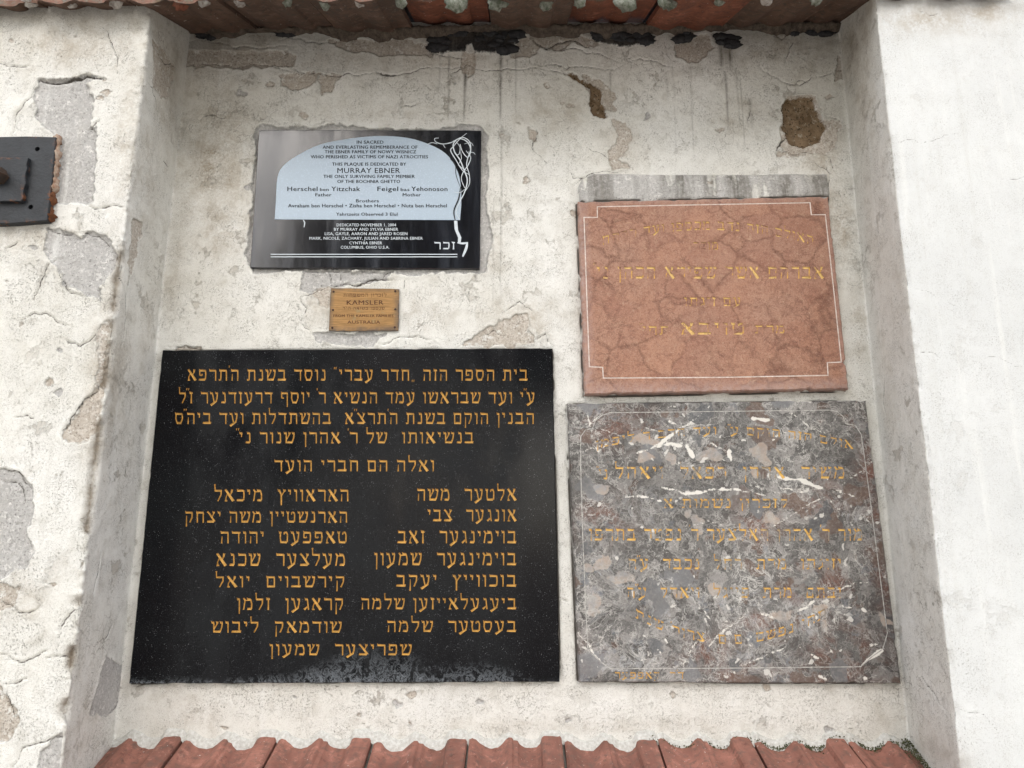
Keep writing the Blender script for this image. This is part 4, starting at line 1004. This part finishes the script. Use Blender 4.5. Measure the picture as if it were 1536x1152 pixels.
def flat_heb(name, text, x0, x1, yt, yb, Y, mat, parent):
    vs = []; fs = []
    for i, q_ in enumerate(heb(text, x0, x1, yt, yb, Y)):
        k = len(vs); vs += [(x, Y-i % 9*.00003, z) for x, z in q_]; fs.append(tuple(range(k, k+len(q_))))
    return mesh_obj(name, vs, fs, mat, parent)
flat_heb('inscription_line', 'זכר', 651, 683, 363, 374, YT2, M_paint, eb)
strokes('inscription_line', [([(686, 364), (694, 365), (702, 364)], 4), ([(701, 364), (699, 373), (694, 385)], 5)], YT2, M_paint, eb)
for y in (380.8, 384.6): flat('rule_line', [[(P(a, b, YT2)[0], P(a, b, YT2)[2]) for a, b in ((406, y), (686, y), (686, y+1.3), (406, y+1.3))]], YT2, M_paint, eb, .0002)

# --- little brass plate
YS = -.008
br = root_at('brass_plaque', 546, 496, YS, 'small tarnished brass plaque screwed to the wall between the two black plaques', 'plaque', 'memorial plaques in the niche')
cb = [(496, 432), (599, 433), (598, 496), (493, 497)]
slab(br, 'metal_plate', cb, YS, -.0055, [], M_brass, .00005, .0008, .006, {'rim': rimf(cb, .014)}, nseg=8)
YL = YS-.0004
latin(br, 'KAMSLER', 520, 575, 450, 457, YL, M_engr, .010); latin(br, 'FROM THE KAMSLER FAMILIES', 500, 590, 471.5, 475.5, YL, M_engr, .008); latin(br, 'AUSTRALIA', 521, 570, 480.5, 485.5, YL, M_engr, .010)
flat_heb('inscription_line', 'לזכרון המשפחות', 515, 580, 440.5, 445, YL, M_engr, br); flat_heb('inscription_line', 'שנספו בשואה הי״ד', 514, 577, 460.5, 464.5, YL, M_engr, br)
def disc(name, c, r, d, mat, parent, n=12, dome=.4):
    vs = []; fs = []
    for rr, y in ((r, 0), (r, -d*.6), (r*.7, -d), (.0, -d)):
        if rr: vs += [(c[0]+rr*cos(i/n*2*pi), c[1]+y, c[2]+rr*sin(i/n*2*pi)) for i in range(n)]
        else: vs.append((c[0], c[1]+y, c[2]))
    for k in (0, n):
        for i in range(n): j = (i+1) % n; fs.append((k+i, k+j, k+n+j, k+n+i))
    for i in range(n): fs.append((2*n+i, 2*n+(i+1) % n, 3*n))
    return mesh_obj(name, vs, fs, mat, parent, True, 40)
for x, y in ((500.5, 437.5), (499.5, 465), (498.5, 491.5), (593, 437), (593, 464), (592, 491)): disc('screw', P(x, y, YS), .0027, .0016, M_screw, br)

# ------------------------------------------------------------------ wall anchor on the left pier
ap = root_at('anchor_plate', 6, 330, FY, 'black painted square steel wall anchor plate with rust at its edge, on the left pier', 'anchor plate')
def plate(name, poly, Y0, Y1, mat, parent, holes=(), rim=None, cham=.0012):
    # a steel plate with chamfered edge and round holes that go through
    pts = [Vector(p) for p in poly]; F_ = [list(range(len(poly)))]
    for c, r in holes:
        k = len(pts); pts += [Vector((c[0]+r*cos(i/14*2*pi), c[1]+r*sin(i/14*2*pi))) for i in range(14)]; F_.append(list(range(k, k+14)))
    x0 = min(p[0] for p in poly); x1 = max(p[0] for p in poly); z0 = min(p[1] for p in poly); z1 = max(p[1] for p in poly)
    for X in np.arange(x0+.006, x1-.003, .006):
        for Z in np.arange(z0+.006, z1-.003, .006): pts.append(Vector((X, Z)))
    V, E, T, ov, oe, of = delaunay_2d_cdt(pts, [], F_, 1, 1e-6); vs = [(v[0], Y1, v[1]) for v in V]; fs = [tuple(t_) for t_, f in zip(T, of) if f == [0]]
    n = len(poly); k = len(vs); cx = sum(p[0] for p in poly)/n; cz = sum(p[1] for p in poly)/n
    for Y, g_ in ((Y1, 0), (Y1+cham, cham), (Y0, cham)):
        for x, z in poly: d = math.hypot(x-cx, z-cz); vs.append((x+(x-cx)/d*g_, Y, z+(z-cz)/d*g_))
    for q in (0, 1):
        for i in range(n): j = (i+1) % n; fs.append((k+q*n+i, k+(q+1)*n+i, k+(q+1)*n+j, k+q*n+j))
    for c, r in holes:
        k = len(vs)
        for Y in (Y1, Y0-.0005):
            vs += [(c[0]+r*cos(i/14*2*pi), Y, c[1]+r*sin(i/14*2*pi)) for i in range(14)]
        for i in range(14): j = (i+1) % 14; fs.append((k+i, k+j, k+14+j, k+14+i))
    o = mesh_obj(name, vs, fs, mat, parent)
    X = np.array([v[0] for v in vs]); Z = np.array([v[2] for v in vs])
    at = o.data.attributes.new('rim', 'FLOAT', 'POINT'); at.data.foreach_set('value', (1-np.clip(poly_sdf(X, Z, poly)/.006, 0, 1)).astype(np.float32))
    return o
Y1 = FY-.018
def xz(x, y, Y): p = P(x, y, Y); return (p[0], p[2])
pl = [xz(-76, 337, Y1), xz(20, 334, Y1), xz(70, 330, Y1), xz(77, 270, Y1), xz(83, 206, Y1), xz(40, 205, Y1), xz(-70, 207, Y1)]
holes = [(xz(56, 223.5, Y1), .0055), (xz(46, 310.5, Y1), .0055), (xz(-50, 225, Y1), .0055), (xz(-56, 312, Y1), .0055)]
plate('base_plate', pl, FY+.004, Y1, M_steel, ap, holes)
for c, r in holes: disc('hole_shade_disc', (c[0], Y1+.009, c[1]), .0065, .0002, M_ink, ap)  # black disc set inside each hole, painting in the shade of its depth
Y2 = Y1-.011
r5 = random.Random(3)
sm = [xz(-46, 301, Y2)]+[xz(x, 301+r5.uniform(-.6, .6), Y2) for x in (-20, 0, 20, 31)]+[xz(34+r5.uniform(-1.3, 1.3)+(300-y)*.10, y, Y2) for y in range(296, 240, -7)]+[xz(42, 237, Y2), xz(0, 236, Y2), xz(-42, 236, Y2)]
plate('washer_plate', sm, Y1+.0005, Y2, M_steel, ap)
bc = P(1, 266, Y2)
bo = disc('bolt', (bc[0], Y2, bc[2]), .019, .026, M_boltm, ap, 6); disc('bolt_end', (bc[0], Y2-.0255, bc[2]), .010, .012, M_boltm, bo, 12)
def lumpy(name, path, mat, parent, rad, Y, seed, jit=.5, depth=1.0):
    r = random.Random(seed); vs = []; fs = []; n = 9
    for i, (x, z) in enumerate(path):
        k = len(vs); rr = rad*(1+r.uniform(-jit, jit))*(1 if 0 < i < len(path)-1 else .25); ox = r.uniform(-.4, .4)*rad
        for j in range(n):
            w = j/n*2*pi; q = rr*(1+r.uniform(-.25, .25)); vs.append((x+ox+cos(w)*q, Y+sin(w)*q*depth, z+r.uniform(-.2, .2)*rad))
        if i:
            for j in range(n): m_ = (j+1) % n; fs.append((k-n+j, k-n+m_, k+m_, k+j))
    o = mesh_obj(name, vs, fs, mat, parent, True); return o
lumpy('mortar_bead', [xz(89+r5.uniform(-1, 1)-(y-206)*.09, y, FY) for y in range(204, 300, 4)], M_rustl, ap, .0088, FY-.006, 4, .3)
lumpy('rust_scale', [xz(88+r5.uniform(-1, 1)-(y-206)*.09, y, FY) for y in range(290, 338, 3)], M_rust, ap, .0085, FY-.006, 5, .5)
lumpy('rust_scale', [xz(x, 335.5, FY) for x in range(76, 15, -3)], M_rust, ap, .0028, FY-.002, 6, .5)

for o_ in list(scene.objects):
    if o_.name.split('.')[0] in ('inscription_line', 'worn_strokes', 'border_line', 'vine_ornament', 'vine_black_line', 'flame_stroke'): o_['kind'] = 'stuff'

# ------------------------------------------------------------------ clay tiles
PW = .2055
PROF = [(0, .016), (.03, .019), (.07, .017), (.11, .010), (.17, .003), (.24, 0), (.30, .002), (.35, .009), (.39, .016), (.415, .0195), (.45, .019), (.47, .0145), (.51, .014), (.53, .009), (.58, .003), (.65, 0),
        (.71, .002), (.745, .008), (.765, .019), (.79, .0225), (.88, .0235), (.955, .0225), (.972, .018)]
def tile_mesh(x0, y_back, z_back, y_front, slope, mats, parent, a=0.0, b=1.0, th=.014, seed=0, label=None, name='roof_tile', flip=False, wid=PW, ridge=1.0, twist=0.0):
    r = random.Random(seed); prof = [(max(a, min(b, u)), h) for u, h in PROF if a-1e-6 <= u <= b+1e-6]
    if len(prof) < 3: return None
    ny = 14; vs = []; fs = []; m = len(prof); fm = []
    for lay in (0, 1):
        for i in range(ny+1):
            f = i/ny; y = y_back+(y_front-y_back)*f
            for u, h in prof:
                x = x0+u*wid; z = z_back+(y-y_back)*slope+h*ridge+twist*(u-.5)
                jx = (vnoise(np.array(u*7.), np.array(f*5.+seed), 2)-.5)*.0016
                yy = y+(vnoise(np.array(u*12.), np.array(seed*1.), 9)-.5)*.006*(i == ny)
                vs.append((x+float(jx), float(yy), z-(th if lay else 0)+float(jx)))
    N = (ny+1)*m
    for i in range(ny):
        for j in range(m-1):
            q = i*m+j; fs.append((q, q+m, q+m+1, q+1)); fs.append((N+q, N+q+1, N+q+m+1, N+q+m))
        fs.append((i*m, N+i*m, N+(i+1)*m, (i+1)*m)); j = m-1; fs.append((i*m+j, (i+1)*m+j, N+(i+1)*m+j, N+i*m+j))
    nf = len(fs)
    for j in range(m-1): q = ny*m+j; fs.append((q, N+q, N+q+1, q+1)); fs.append((j, j+1, N+j+1, N+j))
    o = mesh_obj(name, vs, fs, mats, parent, True, 28)
    if isinstance(mats, (list, tuple)) and len(mats) > 1:
        for k in range(nf, len(fs), 2): o.data.polygons[k].material_index = 1
    if label: o['label'] = label
    return o
sill = empty('tiled_sill', (0, -.1, 1.18)); tag(sill, 'row of red clay roof tiles forming the sloping sill at the foot of the niche', 'tiled sill')
SL = .33                                                     # falls forward
for k in range(-1, 8):
    xx = -.706+PW*k; a = 0.0; b = 1.0
    if k == -1: a = .24
    if k == 7: b = .66
    r = random.Random(k+50)
    tile_mesh(xx+r.uniform(-.001, .001), .03, 1.186+.03*SL-.0+r.uniform(-.003, .003), -.335, SL, M_tile, sill, a, b, seed=k+50, twist=r.uniform(-.002, .002))
# mortar that beds the sill tiles against the wall
vs = []; fs = []; nseg = 560
def prof_h(x):
    u = ((x+.706) % PW)/PW
    return float(np.interp(u, [p[0] for p in PROF]+[1], [p[1] for p in PROF]+[.012]))
for i in range(nseg+1):
    x = -.865+1.735*i/nseg; h = prof_h(x); nz = float(vnoise(np.array(x*90.), np.array(3.), 4)); n2_ = float(vnoise(np.array(x*22.), np.array(8.), 5))
    dip = (.0235-h); r_ = .006+.010*n2_+.35*dip
    zb = 1.186+h
    vs += [(x, .004, zb+.006+r_*.4+.003*nz), (x, -.003-.15*r_, zb+.003+r_*.2+.002*nz), (x, -.004-r_*.4-.004*nz, zb+.001-r_*.15), (x, -.006-r_*.55-.005*nz, zb-.005-(.006+r_*.5)*SL)]
for i in range(nseg):
    for j in range(3): q = i*4+j; fs.append((q, q+1, q+5, q+4))
mesh_obj('bedding_mortar', vs, fs, simple('bedding_mortar', (.60, .60, .57), (.40, .385, .35), 150), sill, True)
# moss and crumbs at the right end of the sill
vs = []; fs = []; r = random.Random(9)
for i in range(2000):
    x = r.choice([r.uniform(.3, .88), r.gauss(.87, .015), r.gauss(.87, .015), r.uniform(.5, .88)]); h = prof_h(x)
    if h > .012 and r.random() < .85 and x < .84: continue
    y = -.010-abs(r.gauss(0, .005)) if x < .84 else -abs(r.gauss(0, .12)); z = 1.186+(h if x < .845 else .012)+y*SL+r.uniform(0, .006)
    s_ = r.uniform(.0010, .0022); k = len(vs); d = Vector((r.gauss(0, 1), r.gauss(0, 1), r.uniform(.3, 1.6))).normalized()*s_*2; t_ = d.orthogonal().normalized()*s_; b_ = d.cross(t_).normalized()*s_
    p = Vector((x, y, z)); vs += [tuple(p+t_), tuple(p-t_*.5+b_), tuple(p-t_*.5-b_), tuple(p+d)]; fs += [(0+k, 1+k, 3+k), (1+k, 2+k, 3+k), (2+k, 0+k, 3+k)]
mo = mesh_obj('moss', vs, fs, M_moss); tag(mo, 'dark moss in the joints at the right end of the tiled sill', 'moss', kind='stuff')

# eaves
eave = empty('tiled_eave', (0, -.25, 2.83)); tag(eave, 'weathered clay roof tiles overhanging the top of the wall', 'tiled roof edge')
ES = -.50                                                    # rises towards the back: dz/dy = +.50
def eave_z(x, y): return 2.976+.014*x+(y)*.46
k = 0
for i in range(-7, 8):
    xx = -.675+PW*(i+1); r = random.Random(i+90)
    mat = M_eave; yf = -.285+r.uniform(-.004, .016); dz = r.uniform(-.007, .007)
    if i in (1, 3): mat = M_eave2; yf = -.20; dz = .018
    if i in (4, ): mat = M_eave2
    if xx > .75: yf = -.245
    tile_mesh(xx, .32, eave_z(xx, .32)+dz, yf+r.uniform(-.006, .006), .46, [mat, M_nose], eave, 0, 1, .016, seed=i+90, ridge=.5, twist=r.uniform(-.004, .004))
# second course whose ends sit just above the first
for i in range(-7, 8):
    xx = -.60+PW*(i+1); r = random.Random(i+190)
    tile_mesh(xx, .32, eave_z(xx, .32)+.045, -.262+r.uniform(-.008, .008)+(.02 if xx > .75 else 0), .46, [M_eave, M_nose], eave, 0, 1, .016, seed=i+190, ridge=1.0)
def lump(c, rx, ry, rz, mat, parent, seed, name='mortar_lump', n=9, m=7):
    r = random.Random(seed); vs = []; fs = []
    for i in range(m+1):
        th_ = pi*i/m
        for j in range(n):
            w = 2*pi*j/n; q = 1+r.uniform(-.28, .28); vs.append((c[0]+rx*sin(th_)*cos(w)*q, c[1]+ry*sin(th_)*sin(w)*q, c[2]+rz*cos(th_)*q))
    for i in range(m):
        for j in range(n): a = i*n+j; b = i*n+(j+1) % n; fs.append((a, a+n, b+n, b))
    return mesh_obj(name, vs, fs, mat, parent, True)
for x, y, w, mat in [(45, 2, 12, M_lumpw), (105, 1, 12, M_lumpw), (172, 1, 13, M_lumpw), (232, -1, 12, M_lumpw), (270, 4, 15, M_eave2), (305, 0, 12, M_lumpw), (358, 1, 10, M_lumpw), (430, 2, 9, M_lump), (487, 6, 9, M_lump),
                     (540, 2, 9, M_lumpw), (602, 4, 9, M_lump), (684, 4, 21, M_lump), (746, 3, 19, M_lump), (820, 6, 12, M_lump), (870, 4, 10, M_lump), (938, 3, 20, M_lump), (1002, 2, 18, M_lump), (1080, 0, 9, M_lump), (1150, 0, 10, M_lumpw), (1225, 0, 10, M_lump), (-20, 2, 12, M_lumpw)]:
    Yl = -.262 if not 640 < x < 1010 else -.24
    p = P(x, y, Yl); lump(p, w*.00132, .016, w*.0011, mat, eave, int(x))
# black felt and mortar tucked under the tiles
rf = random.Random(77)
for x0_, x1_, ya, yb_, nn in [(648, 776, 50, 76, 22), (890, 970, 48, 66, 14), (412, 440, 46, 52, 4), (1018, 1036, 50, 60, 4), (1080, 1100, 48, 70, 7), (300, 330, 50, 56, 3), (1180, 1240, 47, 52, 4)]:
    for q_ in range(nn):
        x = rf.uniform(x0_, x1_); y = ya+(yb_-ya)*rf.random()**1.3; w = rf.uniform(5, 12)
        if 700 < x < 716 and y > 58: continue
        w *= 1.5; p = P(x, y, -.002); lump(p, w*.0017, .007*rf.uniform(.6, 1.3), w*.00085, M_tar, eave, int(x*7)+q_, 'felt_scrap', 11, 7)
vs = []; fs = []; N_ = 460
for i in range(N_+1):
    x = -.875+1.75*i/N_; nz = float(fbm(np.array(x), np.array(1.), .05, 4, 70)); n2_ = float(fbm(np.array(x), np.array(7.), .2, 2, 71)); n3 = float(fbm(np.array(x), np.array(4.), .014, 3, 72))
    zt = eave_z(x, 0)-.010; b = max(0., .050*(nz-.35)+.03*(n2_-.3))
    vs += [(x, -.014-.03*nz*n3, zt-.006), (x, -.012-.028*n3, zt-.008-.4*b*n2_), (x, -.006-.016*nz-.01*n3, zt-.010-.7*b*n3), (x, .002, zt-.010-b)]
for i in range(N_):
    for j in range(3): q = i*4+j; fs.append((q, q+1, q+5, q+4))
mesh_obj('bedding_mortar', vs, fs, simple('dark_mortar', (.15, .12, .095), (.055, .043, .034), 70, .9, .006), eave, True)  # mortar coloured dark along the line where wall meets tiles
